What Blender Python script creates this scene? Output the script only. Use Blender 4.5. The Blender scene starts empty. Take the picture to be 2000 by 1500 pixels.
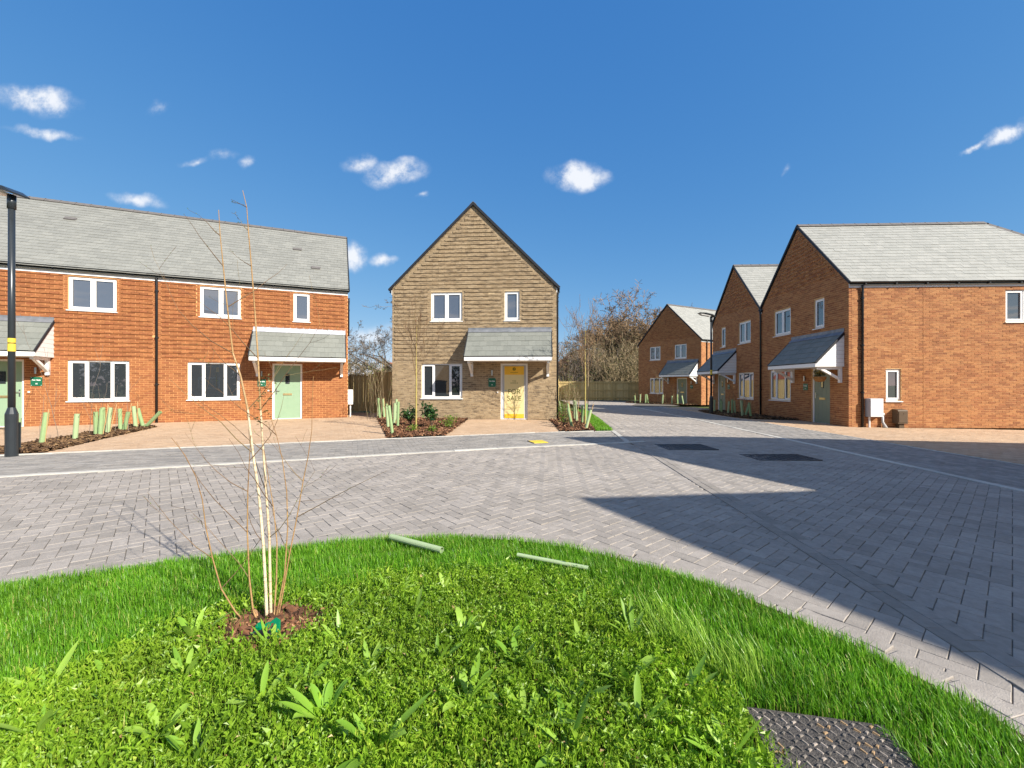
import bpy, math, random
import numpy as np
from mathutils import Vector, Matrix
R = math.radians
rng = np.random.default_rng(7)
random.seed(7)
scene = bpy.context.scene
col = scene.collection

# ------------------------------------------------------------------ camera, sky, sun, exposure
CAM_H = 1.33
cam = bpy.data.cameras.new('camera'); cam_o = bpy.data.objects.new('camera', cam); col.objects.link(cam_o)
cam.sensor_width = 36.0; cam.lens = 820.0 / 2000.0 * 36.0
cam.clip_start = 0.05; cam.clip_end = 3000
cam_o.location = (0, 0, CAM_H); cam_o.rotation_euler = (R(90), 0, 0)
scene.camera = cam_o

SUN = Vector((1.2, -0.98, 1.0)).normalized()          # towards the sun
SUN_EL = math.asin(SUN.z); SUN_AZ = math.atan2(SUN.x, SUN.y)
world = bpy.data.worlds.new('World'); scene.world = world; world.use_nodes = True
wn, wl = world.node_tree.nodes, world.node_tree.links
wn.clear()
w_out = wn.new('ShaderNodeOutputWorld'); w_bg = wn.new('ShaderNodeBackground')
sky = wn.new('ShaderNodeTexSky'); sky.sky_type = 'NISHITA'; sky.sun_disc = False
sky.sun_elevation = SUN_EL; sky.sun_rotation = SUN_AZ
sky.altitude = 0; sky.air_density = 0.6; sky.dust_density = 0.0; sky.ozone_density = 8.0
w_bg.inputs['Strength'].default_value = 0.15
wl.new(w_bg.outputs[0], w_out.inputs[0])

sun = bpy.data.lights.new('sun', 'SUN'); sun_o = bpy.data.objects.new('sun', sun); col.objects.link(sun_o)
sun.energy = 3.35; sun.angle = R(0.5); sun.color = (1.0, 0.93, 0.82)
sun_o.rotation_euler = SUN.to_track_quat('Z', 'Y').to_euler(); sun_o.location = (20, -16, 30)

scene.view_settings.view_transform = 'Standard'; scene.view_settings.look = 'None'
scene.view_settings.gamma = 1.0; scene.view_settings.use_curve_mapping = False
scene.view_settings.exposure = 1.42
scene.cycles.use_denoising = True
scene.cycles.max_bounces = 8


def wmath(op, a, b=None, c=None, clamp=False):
    n = wn.new('ShaderNodeMath'); n.operation = op; n.use_clamp = clamp
    for i, v in enumerate((a, b, c)):
        if v is None: continue
        if isinstance(v, (int, float)): n.inputs[i].default_value = v
        else: wl.new(v, n.inputs[i])
    return n.outputs[0]


def build_clouds():
    tc = wn.new('ShaderNodeTexCoord'); sep = wn.new('ShaderNodeSeparateXYZ'); wl.new(tc.outputs['Generated'], sep.inputs[0])
    x, y, z = sep.outputs
    ys = wmath('MAXIMUM', y, 0.02)
    comb = wn.new('ShaderNodeCombineXYZ')
    wl.new(wmath('DIVIDE', x, ys), comb.inputs[0]); wl.new(wmath('DIVIDE', z, ys), comb.inputs[1])
    nz = wn.new('ShaderNodeTexNoise'); nz.inputs['Scale'].default_value = 15.0; nz.inputs['Detail'].default_value = 10.0; nz.inputs['Roughness'].default_value = 0.66
    wl.new(comb.outputs[0], nz.inputs['Vector'])
    warp = wn.new('ShaderNodeVectorMath'); warp.operation = 'MULTIPLY_ADD'
    nz2 = wn.new('ShaderNodeTexNoise'); nz2.inputs['Scale'].default_value = 14.0; nz2.inputs['Detail'].default_value = 5.0
    wl.new(comb.outputs[0], nz2.inputs['Vector'])
    wl.new(nz2.outputs['Color'], warp.inputs[0]); warp.inputs[1].default_value = (0.07, 0.05, 0); wl.new(comb.outputs[0], warp.inputs[2])
    # tangent of azimuth and elevation of each cloud, half sizes, roll, density
    spec = [(70, 195, 105, 36, -8, 1.0), (90, 262, 95, 16, -9, .62), (310, 212, 34, 20, 20, .5), (436, 303, 36, 18, 0, .62), (483, 316, 24, 15, 30, .55),
            (700, 322, 46, 26, 0, .8), (775, 336, 78, 34, 8, 1.05), (1128, 344, 74, 36, 0, 1.25), (690, 500, 34, 34, 0, 1.0), (744, 504, 32, 15, 0, .9),
            (1905, 285, 46, 9, 30, .8), (1962, 262, 66, 22, 25, 1.0), (270, 392, 70, 17, -8, .6), (830, 383, 20, 10, 10, .6), (1540, 332, 22, 8, 35, .4),
            (380, 312, 40, 10, 10, .45), (730, 660, 130, 40, 0, .5)]
    best = None
    for (px, py, sx, sy, rot, dens) in spec:
        m = wn.new('ShaderNodeMapping'); m.vector_type = 'TEXTURE'
        m.inputs['Location'].default_value = ((px - 1000) / 820 + .035, (750 - py) / 820 + .025, 0)
        m.inputs['Rotation'].default_value = (0, 0, R(rot)); m.inputs['Scale'].default_value = (sx / 820, sy / 820, 1)
        wl.new(warp.outputs[0], m.inputs[0])
        ln = wn.new('ShaderNodeVectorMath'); ln.operation = 'LENGTH'; wl.new(m.outputs[0], ln.inputs[0])
        v = wmath('MULTIPLY', wmath('SUBTRACT', 1.0, ln.outputs['Value'], clamp=True), dens)
        best = v if best is None else wmath('MAXIMUM', best, v)
    front = wmath('GREATER_THAN', y, 0.03)
    best = wmath('MULTIPLY', best, front)
    # clouds behind the viewer, their cover thickened to add neutral fill light
    zc = wmath('MAXIMUM', z, 0.05); c2 = wn.new('ShaderNodeCombineXYZ')
    wl.new(wmath('DIVIDE', x, zc), c2.inputs[0]); wl.new(wmath('DIVIDE', y, zc), c2.inputs[1])
    n3 = wn.new('ShaderNodeTexNoise'); n3.inputs['Scale'].default_value = 0.8; n3.inputs['Detail'].default_value = 7.0
    wl.new(c2.outputs[0], n3.inputs['Vector'])
    rest = wmath('MULTIPLY', wmath('SUBTRACT', n3.outputs['Fac'], 0.47, clamp=True), 7.0)
    rest = wmath('MULTIPLY', rest, wmath('LESS_THAN', y, 0.0)); rest = wmath('MULTIPLY', rest, wmath('GREATER_THAN', z, 0.03))
    fac = wmath('ADD', best, wmath('MULTIPLY', wmath('SUBTRACT', nz.outputs['Fac'], 0.5), wmath('MULTIPLY', best, 4.2)))
    ss = wn.new('ShaderNodeMapRange'); ss.interpolation_type = 'SMOOTHSTEP'
    ss.inputs['From Min'].default_value = 0.02; ss.inputs['From Max'].default_value = 0.95; ss.inputs['To Max'].default_value = 0.9
    wl.new(wmath('ADD', fac, rest), ss.inputs['Value'])
    mix = wn.new('ShaderNodeMix'); mix.data_type = 'RGBA'
    wl.new(ss.outputs[0], mix.inputs['Factor'])
    sc_ = wn.new('ShaderNodeSeparateColor'); wl.new(sky.outputs[0], sc_.inputs[0]); hs = wn.new('ShaderNodeCombineColor')   # one response curve per channel for the whole sky
    for ch, (ex, k) in enumerate(((1.0, .50), (.57, .69), (.27, 1.22))): wl.new(wmath('MULTIPLY', wmath('POWER', sc_.outputs[ch], ex), k), hs.inputs[ch])
    wl.new(hs.outputs[0], mix.inputs['A']); mix.inputs['B'].default_value = (2.45, 2.5, 2.6, 1)
    wl.new(mix.outputs['Result'], w_bg.inputs['Color'])


build_clouds()


# ------------------------------------------------------------------ terrain height and picture test
def G(x, y):
    return -0.0115 * min(max(0.0, x), 22.0) - 0.006 * min(max(0.0, y - 16.0), 30.0)


def Gv(x, y):
    return -0.0115 * np.clip(x, 0, 22) - 0.006 * np.clip(y - 16.0, 0, 30)


def in_view(p):
    p = np.asarray(p); y = p[..., 1]
    ys = np.maximum(y, 0.05)
    u = p[..., 0] / ys; v = (p[..., 2] - CAM_H) / ys
    return (y > 0.8) & (np.abs(u) < 1.23) & (np.abs(v) < 0.925)


# ------------------------------------------------------------------ objects and meshes
def tag(o, label=None, cat=None, group=None, kind=None):
    if label: o['label'] = label
    if cat: o['category'] = cat
    if group: o['group'] = group
    if kind: o['kind'] = kind
    return o


def empty(name, loc=(0, 0, 0), rz=0.0, label=None, cat=None, group=None):
    o = bpy.data.objects.new(name, None); col.objects.link(o)
    o.location = loc; o.rotation_euler = (0, 0, rz); o.empty_display_size = 0.2
    return tag(o, label, cat, group)


def link(name, me, parent=None, loc=None, rot=None):
    o = bpy.data.objects.new(name, me); col.objects.link(o)
    if parent is not None: o.parent = parent
    if loc is not None: o.location = loc
    if rot is not None: o.rotation_euler = rot
    return o


def np_mesh(name, V, quads=None, tris=None, mat=None, rnd=None, smooth=False):
    V = np.asarray(V, dtype=np.float32)
    q = np.zeros((0, 4), int) if quads is None else np.asarray(quads, int).reshape(-1, 4)
    t = np.zeros((0, 3), int) if tris is None else np.asarray(tris, int).reshape(-1, 3)
    me = bpy.data.meshes.new(name)
    me.vertices.add(len(V)); me.vertices.foreach_set('co', V.ravel())
    me.loops.add(q.size + t.size); me.loops.foreach_set('vertex_index', np.concatenate([q.ravel(), t.ravel()]).astype(np.int32))
    me.polygons.add(len(q) + len(t))
    ls = np.concatenate([np.arange(len(q)) * 4, q.size + np.arange(len(t)) * 3]).astype(np.int32)
    me.polygons.foreach_set('loop_start', ls)
    me.polygons.foreach_set('use_smooth', np.full(len(q) + len(t), smooth, bool))
    if rnd is not None:
        a = me.attributes.new('rnd', 'FLOAT', 'POINT'); a.data.foreach_set('value', np.asarray(rnd, np.float32))
    me.update(calc_edges=True)
    if mat: me.materials.append(mat)
    return me


class MB:
    """collects boxes, bars, tubes and prisms into one mesh"""
    def __init__(s): s.v = []; s.f = []; s.r = []; s.n = 0
    def add(s, V, F, rnd=0.5):
        V = [tuple(p) for p in V]; s.v += V; s.f += [tuple(i + s.n for i in f) for f in F]; s.n += len(V); s.r += [rnd] * len(V)
    def box(s, x0, x1, y0, y1, z0, z1, M=None, rnd=0.5):
        V = [Vector(p) for p in ((x0, y0, z0), (x1, y0, z0), (x1, y1, z0), (x0, y1, z0), (x0, y0, z1), (x1, y0, z1), (x1, y1, z1), (x0, y1, z1))]
        if M is not None: V = [M @ p for p in V]
        s.add(V, ((0, 3, 2, 1), (4, 5, 6, 7), (0, 1, 5, 4), (1, 2, 6, 5), (2, 3, 7, 6), (3, 0, 4, 7)), rnd)
    def bar(s, p, q, w, h, up=(0, 0, 1), rnd=0.5):
        p, q = Vector(p), Vector(q); d = (q - p).normalized(); u = Vector(up); sd = d.cross(u).normalized(); u = sd.cross(d)
        V = []
        for c in (p, q):
            for a, b in ((-1, -1), (1, -1), (1, 1), (-1, 1)): V.append(c + sd * (a * w / 2) + u * (b * h / 2))
        s.add(V, ((0, 1, 2, 3), (7, 6, 5, 4), (0, 4, 5, 1), (1, 5, 6, 2), (2, 6, 7, 3), (3, 7, 4, 0)), rnd)
    def tube(s, pts, radii, n=8, cap=True, rnd=0.5):
        pts = [Vector(p) for p in pts]
        if isinstance(radii, (int, float)): radii = [radii] * len(pts)
        V = []; F = []; prev = None
        for i, p in enumerate(pts):
            d = (pts[min(i + 1, len(pts) - 1)] - pts[max(i - 1, 0)]).normalized()
            a = prev if prev is not None else (Vector((1, 0, 0)) if abs(d.x) < .9 else Vector((0, 1, 0)))
            a = (a - d * a.dot(d)).normalized(); prev = a; b = d.cross(a)
            for k in range(n):
                t = 2 * math.pi * k / n; V.append(p + (a * math.cos(t) + b * math.sin(t)) * radii[i])
        for i in range(len(pts) - 1):
            for k in range(n):
                k2 = (k + 1) % n; F.append((i * n + k, i * n + k2, (i + 1) * n + k2, (i + 1) * n + k))
        if cap: F.append(tuple(range(n))[::-1]); F.append(tuple((len(pts) - 1) * n + k for k in range(n)))
        s.add(V, F, rnd)
    def prism(s, poly, axis, a0, a1, rnd=0.5):
        """poly: 2d points in the plane across axis ('x': (y,z), 'y': (x,z), 'z': (x,y))"""
        n = len(poly)
        mk = {'x': lambda p, a: (a, p[0], p[1]), 'y': lambda p, a: (p[0], a, p[1]), 'z': lambda p, a: (p[0], p[1], a)}[axis]
        V = [mk(p, a0) for p in poly] + [mk(p, a1) for p in poly]
        F = [tuple(range(n)), tuple(range(n, 2 * n))[::-1]] + [(i, i + n, (i + 1) % n + n, (i + 1) % n) for i in range(n)]
        s.add(V, F, rnd)
    def mesh(s, name, mat, smooth=False):
        me = bpy.data.meshes.new(name); me.from_pydata(s.v, [], s.f); me.update()
        a = me.attributes.new('rnd', 'FLOAT', 'POINT'); a.data.foreach_set('value', np.array(s.r, np.float32))
        if smooth:
            for p in me.polygons: p.use_smooth = True
        if mat: me.materials.append(mat)
        return me
    def build(s, name, mat, parent=None, smooth=False, loc=None, rot=None):
        me = s.mesh(name, mat, smooth)
        import bmesh
        bm = bmesh.new(); bm.from_mesh(me); bmesh.ops.recalc_face_normals(bm, faces=bm.faces); bm.to_mesh(me); bm.free()
        return link(name, me, parent, loc, rot)


# ------------------------------------------------------------------ materials
def new_mat(name):
    m = bpy.data.materials.new(name); m.use_nodes = True
    nt = m.node_tree; b = nt.nodes['Principled BSDF']
    return m, nt, b


def nd(nt, typ, **kw):
    n = nt.nodes.new(typ)
    for k, v in kw.items():
        if k in n.inputs: n.inputs[k].default_value = v
        else: setattr(n, k, v)
    return n


def piece_mat(name, stops, rough=0.85, var=0.25, nscale=18.0, stretch=(1, 1, 1), bump=0.25, dark=None, dark_amt=0.0, dark_scale=6.0, dark_stretch=(1, 1, 1), spec=0.3, bump_scale=90.0, big=0.0):
    """colour by the piece's own random value, cloudy variation, optional dark streaks and fine bump"""
    m, nt, b = new_mat(name); L = nt.links
    at = nd(nt, 'ShaderNodeAttribute', attribute_name='rnd')
    cr = nd(nt, 'ShaderNodeValToRGB'); els = cr.color_ramp.elements
    while len(els) < len(stops): els.new(0.5)
    for e, (p, c) in zip(els, stops): e.position = p; e.color = (*c, 1)
    L.new(at.outputs['Fac'], cr.inputs[0])
    geo = nd(nt, 'ShaderNodeNewGeometry')
    mp = nd(nt, 'ShaderNodeMapping'); mp.inputs['Scale'].default_value = stretch; L.new(geo.outputs['Position'], mp.inputs[0])
    nz = nd(nt, 'ShaderNodeTexNoise', Scale=nscale, Detail=5.0, Roughness=0.65); L.new(mp.outputs[0], nz.inputs['Vector'])
    mr = nd(nt, 'ShaderNodeMapRange'); mr.inputs['From Min'].default_value = 0.25; mr.inputs['From Max'].default_value = 0.75
    mr.inputs['To Min'].default_value = 1 - var; mr.inputs['To Max'].default_value = 1 + var; L.new(nz.outputs['Fac'], mr.inputs['Value'])
    mul = nd(nt, 'ShaderNodeVectorMath', operation='MULTIPLY'); L.new(cr.outputs[0], mul.inputs[0]); L.new(mr.outputs[0], mul.inputs[1])
    out = mul.outputs[0]
    if big:
        n4 = nd(nt, 'ShaderNodeTexNoise', Scale=0.9, Detail=4.0); L.new(geo.outputs['Position'], n4.inputs['Vector'])
        m4 = nd(nt, 'ShaderNodeMapRange'); m4.inputs['From Min'].default_value = 0.3; m4.inputs['From Max'].default_value = 0.7
        m4.inputs['To Min'].default_value = 1 - big; m4.inputs['To Max'].default_value = 1 + big; L.new(n4.outputs['Fac'], m4.inputs['Value'])
        mu = nd(nt, 'ShaderNodeVectorMath', operation='MULTIPLY'); L.new(out, mu.inputs[0]); L.new(m4.outputs[0], mu.inputs[1]); out = mu.outputs[0]
    if dark:
        mp2 = nd(nt, 'ShaderNodeMapping'); mp2.inputs['Scale'].default_value = dark_stretch; L.new(geo.outputs['Position'], mp2.inputs[0])
        n2 = nd(nt, 'ShaderNodeTexNoise', Scale=dark_scale, Detail=4.0, Roughness=0.6); L.new(mp2.outputs[0], n2.inputs['Vector'])
        m2 = nd(nt, 'ShaderNodeMapRange'); m2.inputs['From Min'].default_value = 0.5; m2.inputs['From Max'].default_value = 0.66
        m2.inputs['To Max'].default_value = dark_amt; L.new(n2.outputs['Fac'], m2.inputs['Value'])
        mx = nd(nt, 'ShaderNodeMix', data_type='RGBA'); L.new(m2.outputs[0], mx.inputs['Factor']); L.new(out, mx.inputs['A']); mx.inputs['B'].default_value = (*dark, 1)
        out = mx.outputs['Result']
    L.new(out, b.inputs['Base Color'])
    b.inputs['Roughness'].default_value = rough; b.inputs['Specular IOR Level'].default_value = spec
    if bump:
        n3 = nd(nt, 'ShaderNodeTexNoise', Scale=bump_scale, Detail=3.0); L.new(geo.outputs['Position'], n3.inputs['Vector'])
        bp = nd(nt, 'ShaderNodeBump', Strength=bump, Distance=0.01); L.new(n3.outputs['Fac'], bp.inputs['Height']); L.new(bp.outputs[0], b.inputs['Normal'])
    return m


def flat_mat(name, c, rough=0.5, spec=0.5, metal=0.0, var=0.06, nscale=8.0, bump=0.0, bump_scale=60.0):
    m, nt, b = new_mat(name); L = nt.links
    geo = nd(nt, 'ShaderNodeNewGeometry'); nz = nd(nt, 'ShaderNodeTexNoise', Scale=nscale, Detail=6.0, Roughness=0.6); L.new(geo.outputs['Position'], nz.inputs['Vector'])
    mr = nd(nt, 'ShaderNodeMapRange'); mr.inputs['From Min'].default_value = 0.25; mr.inputs['From Max'].default_value = 0.75
    mr.inputs['To Min'].default_value = 1 - var; mr.inputs['To Max'].default_value = 1 + var; L.new(nz.outputs['Fac'], mr.inputs['Value'])
    mul = nd(nt, 'ShaderNodeVectorMath', operation='MULTIPLY'); mul.inputs[0].default_value = c; L.new(mr.outputs[0], mul.inputs[1]); L.new(mul.outputs[0], b.inputs['Base Color'])
    b.inputs['Roughness'].default_value = rough; b.inputs['Specular IOR Level'].default_value = spec; b.inputs['Metallic'].default_value = metal
    if bump:
        n3 = nd(nt, 'ShaderNodeTexNoise', Scale=bump_scale, Detail=4.0); L.new(geo.outputs['Position'], n3.inputs['Vector'])
        bp = nd(nt, 'ShaderNodeBump', Strength=bump, Distance=0.02); L.new(n3.outputs['Fac'], bp.inputs['Height']); L.new(bp.outputs[0], b.inputs['Normal'])
    return m


def leaf_mat(name, stops, trans=0.35, rough=0.5, spec=0.4, big=0.18):
    m, nt, b = new_mat(name); L = nt.links
    at = nd(nt, 'ShaderNodeAttribute', attribute_name='rnd'); cr = nd(nt, 'ShaderNodeValToRGB'); els = cr.color_ramp.elements
    while len(els) < len(stops): els.new(0.5)
    for e, (p, c) in zip(els, stops): e.position = p; e.color = (*c, 1)
    L.new(at.outputs['Fac'], cr.inputs[0])
    geo = nd(nt, 'ShaderNodeNewGeometry'); nz = nd(nt, 'ShaderNodeTexNoise', Scale=2.2, Detail=3.0); L.new(geo.outputs['Position'], nz.inputs['Vector'])
    mr = nd(nt, 'ShaderNodeMapRange'); mr.inputs['From Min'].default_value = 0.3; mr.inputs['From Max'].default_value = 0.7
    mr.inputs['To Min'].default_value = 1 - big; mr.inputs['To Max'].default_value = 1 + big; L.new(nz.outputs['Fac'], mr.inputs['Value'])
    mul = nd(nt, 'ShaderNodeVectorMath', operation='MULTIPLY'); L.new(cr.outputs[0], mul.inputs[0]); L.new(mr.outputs[0], mul.inputs[1])
    L.new(mul.outputs[0], b.inputs['Base Color']); b.inputs['Roughness'].default_value = rough; b.inputs['Specular IOR Level'].default_value = spec
    tr = nd(nt, 'ShaderNodeBsdfTranslucent'); L.new(mul.outputs[0], tr.inputs['Color'])
    mx = nd(nt, 'ShaderNodeMixShader'); mx.inputs[0].default_value = trans
    L.new(b.outputs[0], mx.inputs[1]); L.new(tr.outputs[0], mx.inputs[2])
    L.new(mx.outputs[0], nt.nodes['Material Output'].inputs['Surface'])
    return m


def brick_tex_mat(name, c1, c2, mortar):
    """brickwork for walls the photograph does not show"""
    m, nt, b = new_mat(name); L = nt.links
    tc = nd(nt, 'ShaderNodeTexCoord'); sp = nd(nt, 'ShaderNodeSeparateXYZ'); L.new(tc.outputs['Object'], sp.inputs[0])
    ad = nd(nt, 'ShaderNodeMath', operation='ADD'); L.new(sp.outputs[0], ad.inputs[0]); L.new(sp.outputs[1], ad.inputs[1])
    cb = nd(nt, 'ShaderNodeCombineXYZ'); L.new(ad.outputs[0], cb.inputs[0]); L.new(sp.outputs[2], cb.inputs[1])
    bt = nd(nt, 'ShaderNodeTexBrick', Scale=1.0); bt.inputs['Brick Width'].default_value = 0.225; bt.inputs['Row Height'].default_value = 0.075; bt.inputs['Mortar Size'].default_value = 0.006
    bt.inputs['Color1'].default_value = (*c1, 1); bt.inputs['Color2'].default_value = (*c2, 1); bt.inputs['Mortar'].default_value = (*mortar, 1)
    L.new(cb.outputs[0], bt.inputs['Vector']); L.new(bt.outputs['Color'], b.inputs['Base Color']); b.inputs['Roughness'].default_value = 0.9
    return m


M = {}
ORANGE = [(0, (.215, .079, .03)), (.3, (.285, .107, .039)), (.65, (.325, .132, .05)), (1, (.255, .088, .036))]
M['brick_orange'] = piece_mat('orange_brick', ORANGE, var=.22, nscale=9, stretch=(1, 1, 3), dark=(.17, .057, .025), dark_amt=.5, dark_scale=5, dark_stretch=(1, 1, 4), bump=.3)
M['brick_buff'] = piece_mat('buff_brick', [(0, (.27, .195, .115)), (.4, (.335, .248, .15)), (.75, (.37, .28, .175)), (1, (.29, .212, .128))], var=.2, nscale=9, stretch=(1, 1, 3),
                            dark=(.095, .07, .05), dark_amt=.8, dark_scale=4.5, dark_stretch=(1, 1, 4.5), bump=.3)
M['brick_red'] = piece_mat('red_brick', [(0, (.26, .1, .042)), (.35, (.355, .152, .06)), (.7, (.41, .19, .076)), (1, (.32, .125, .052))], var=.2, nscale=8, stretch=(1, 1, 3),
                           dark=(.15, .06, .032), dark_amt=.5, dark_scale=4, dark_stretch=(1, 1, 4), bump=.3)
M['mortar_y'] = flat_mat('sandy_mortar', (.62, .33, .14), .95, .1, var=.15, bump=.2)
M['mortar_b'] = flat_mat('buff_mortar', (.5, .385, .235), .95, .1, var=.15, bump=.2)
M['mortar_r'] = flat_mat('tan_mortar', (.6, .37, .18), .95, .1, var=.15, bump=.2)
M['tex_red'] = brick_tex_mat('red_brickwork', (.42, .17, .08), (.34, .12, .06), (.48, .31, .17))
M['tex_buff'] = brick_tex_mat('buff_brickwork', (.46, .32, .17), (.3, .2, .11), (.5, .37, .21))
SL = [(0, (.195, .196, .178)), (.5, (.213, .214, .194)), (1, (.232, .232, .21))]
M['slate'] = piece_mat('grey_green_slate', SL, rough=.62, var=.12, nscale=14, bump=.2, spec=.4, bump_scale=50, big=.06)
M['slate_l'] = piece_mat('lightened_slate', [(0, (.27, .27, .245)), (.5, (.295, .294, .267)), (1, (.32, .317, .288))], rough=.6, var=.1, nscale=14, bump=.2, spec=.4, bump_scale=50, big=.05)  # same slate as the terrace, sun and sky sheen put into a lighter base
M['slate_p'] = piece_mat('porch_slate', [(0, (.17, .178, .158)), (.5, (.187, .195, .173)), (1, (.205, .213, .19))], rough=.6, var=.1, nscale=14, bump=.2, spec=.4, bump_scale=50)
M['under'] = flat_mat('roofing_felt', (.05, .055, .055), .9, .1)
M['ridge'] = flat_mat('ridge_clay', (.13, .12, .115), .7, .3, var=.2)
M['white'] = flat_mat('white_upvc', (.8, .8, .79), .35, .5, var=.02)
M['board'] = flat_mat('white_cladding', (.76, .76, .75), .5, .4, var=.03)
M['black'] = flat_mat('black_plastic', (.012, .013, .015), .35, .5, var=.1)
M['verge'] = flat_mat('dark_verge', (.02, .022, .028), .55, .3, var=.2)
M['lead'] = flat_mat('lead_flashing', (.2, .21, .23), .45, .5, metal=.3, var=.35, nscale=5)
M['leadw'] = flat_mat('bloomed_lead', (.45, .46, .5), .5, .4, var=.4, nscale=6)
M['door_sage'] = flat_mat('sage_door', (.25, .36, .24), .4, .4, var=.04)
M['door_olive'] = flat_mat('olive_door', (.2, .24, .18), .4, .4, var=.04)
M['steel'] = flat_mat('brushed_steel', (.55, .55, .52), .3, .5, metal=1.0)
M['brass'] = flat_mat('brass_plate', (.65, .5, .25), .35, .5, metal=.8)
M['sign'] = flat_mat('green_sign', (.012, .12, .065), .35, .4, var=.03)
M['signtext'] = flat_mat('white_print', (.85, .85, .83), .5, .2, var=0)
M['poster'] = flat_mat('cream_poster', (.72, .6, .3), .45, .3, var=.03)
M['poster_y'] = flat_mat('amber_poster', (.8, .47, .035), .45, .3, var=.03)
M['ink'] = flat_mat('olive_ink', (.1, .11, .02), .6, .2, var=0)
M['inkfaint'] = flat_mat('faint_ink', (.5, .4, .12), .6, .2, var=0)
M['yellow'] = flat_mat('yellow_plastic', (.7, .52, .06), .5, .3, var=.15)
M['lamp'] = flat_mat('lamp_paint', (.03, .036, .042), .3, .5, metal=.2, var=.1)
M['lens'] = flat_mat('lamp_lens', (.5, .5, .48), .2, .5)
M['grey_paint'] = flat_mat('grey_upvc', (.45, .46, .47), .4, .4)
M['brown'] = flat_mat('brown_box', (.1, .068, .042), .6, .25, var=.1)
M['wood'] = piece_mat('fence_timber', [(0, (.42, .32, .14)), (.5, (.55, .42, .19)), (1, (.62, .5, .25))], var=.25, nscale=5, stretch=(8, 8, .8), bump=.2)
M['road'] = piece_mat('grey_block', [(0, (.27, .243, .214)), (.3, (.305, .274, .242)), (.7, (.325, .292, .259)), (1, (.352, .317, .282))], var=.16, nscale=22, bump=.4, bump_scale=160, big=.08, dark=(.2, .18, .16), dark_amt=.35, dark_scale=.7, dark_stretch=(1, 2.2, 1))
M['walk'] = piece_mat('pavement_block', [(0, (.22, .205, .185)), (.5, (.27, .25, .226)), (1, (.315, .292, .264))], var=.18, nscale=14, bump=.4, bump_scale=160, dark=(.13, .135, .14), dark_amt=.4, dark_scale=2.5, dark_stretch=(.5, 2, 1))
M['band'] = piece_mat('edging_block', [(0, (.24, .217, .19)), (.5, (.275, .248, .219)), (1, (.305, .275, .244))], var=.16, nscale=20, bump=.4, bump_scale=160)
M['buff'] = piece_mat('buff_block', [(0, (.4, .272, .172)), (.35, (.45, .315, .205)), (.75, (.48, .345, .23)), (1, (.42, .285, .182))], var=.14, nscale=16, bump=.35, bump_scale=150, big=.07)
M['joint'] = flat_mat('joint_sand', (.17, .15, .125), .95, .1, var=.3, nscale=40)
M['jointb'] = flat_mat('buff_joint_sand', (.27, .185, .115), .95, .1, var=.3, nscale=40)
M['kerb'] = piece_mat('kerb_concrete', [(0, (.42, .4, .36)), (1, (.52, .5, .45))], var=.16, nscale=12, bump=.3)
M['iron'] = flat_mat('cast_iron', (.085, .08, .078), .55, .5, metal=.4, var=.35, nscale=14, bump=.4)
M['cover'] = flat_mat('cover_composite', (.075, .068, .062), .85, .3, var=.4, nscale=30, bump=.5, bump_scale=150)
M['lug'] = piece_mat('worn_lug', [(0, (.1, .09, .08)), (.5, (.2, .175, .15)), (.85, (.34, .29, .25)), (1, (.3, .2, .11))], var=.3, nscale=60, bump=.3)
M['soil'] = flat_mat('dark_soil', (.045, .034, .022), .95, .1, var=.4, nscale=25, bump=.8)
M['earth'] = flat_mat('rough_ground', (.08, .1, .035), .95, .1, var=.35, nscale=1.5, bump=.5)
M['mulch'] = piece_mat('bark_mulch', [(0, (.05, .026, .014)), (.45, (.13, .058, .03)), (.8, (.22, .1, .05)), (1, (.4, .23, .12))], var=.35, nscale=30, bump=.3)
M['mulch_d'] = piece_mat('dark_bark_mulch', [(0, (.04, .022, .012)), (.5, (.1, .055, .028)), (.85, (.18, .105, .05)), (1, (.3, .19, .09))], var=.35, nscale=30, bump=.3)
M['grass'] = leaf_mat('lawn_grass', [(0, (.065, .2, .008)), (.4, (.125, .33, .014)), (.8, (.19, .43, .024)), (.93, (.29, .5, .05)), (1, (.52, .48, .16))], trans=.4, rough=.42, spec=.5, big=.2)
M['cover_leaf'] = leaf_mat('ground_cover', [(0, (.12, .24, .016)), (.4, (.23, .4, .027)), (.8, (.34, .52, .045)), (1, (.5, .6, .09))], trans=.45, rough=.42, spec=.5)
M['broad'] = leaf_mat('broad_leaf', [(0, (.18, .36, .032)), (.5, (.27, .46, .052)), (1, (.38, .54, .09))], trans=.35, rough=.42, spec=.5)
M['laurel'] = leaf_mat('laurel_leaf', [(0, (.015, .04, .015)), (.6, (.03, .085, .025)), (.9, (.06, .13, .03)), (1, (.14, .26, .05))], trans=.15, rough=.25, spec=.6)
M['fresh'] = leaf_mat('fresh_leaf', [(0, (.1, .2, .02)), (.5, (.17, .3, .03)), (1, (.28, .38, .06))], trans=.4)
M['straw'] = leaf_mat('dry_leaf', [(0, (.2, .11, .04)), (.6, (.38, .26, .1)), (1, (.55, .45, .22))], trans=.2)
M['ivy'] = leaf_mat('ivy_leaf', [(0, (.02, .04, .01)), (.6, (.05, .085, .02)), (1, (.15, .17, .045))], trans=.2)
M['olive'] = leaf_mat('olive_leaf', [(0, (.06, .06, .02)), (.5, (.14, .13, .045)), (1, (.26, .24, .1))], trans=.25)
M['bark'] = piece_mat('tree_bark', [(0, (.07, .05, .035)), (1, (.15, .11, .075))], var=.3, nscale=6)
M['twig_w'] = piece_mat('warm_twigs', [(0, (.13, .085, .05)), (.6, (.24, .16, .09)), (1, (.33, .215, .12))], var=.2, nscale=4, bump=0)
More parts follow.
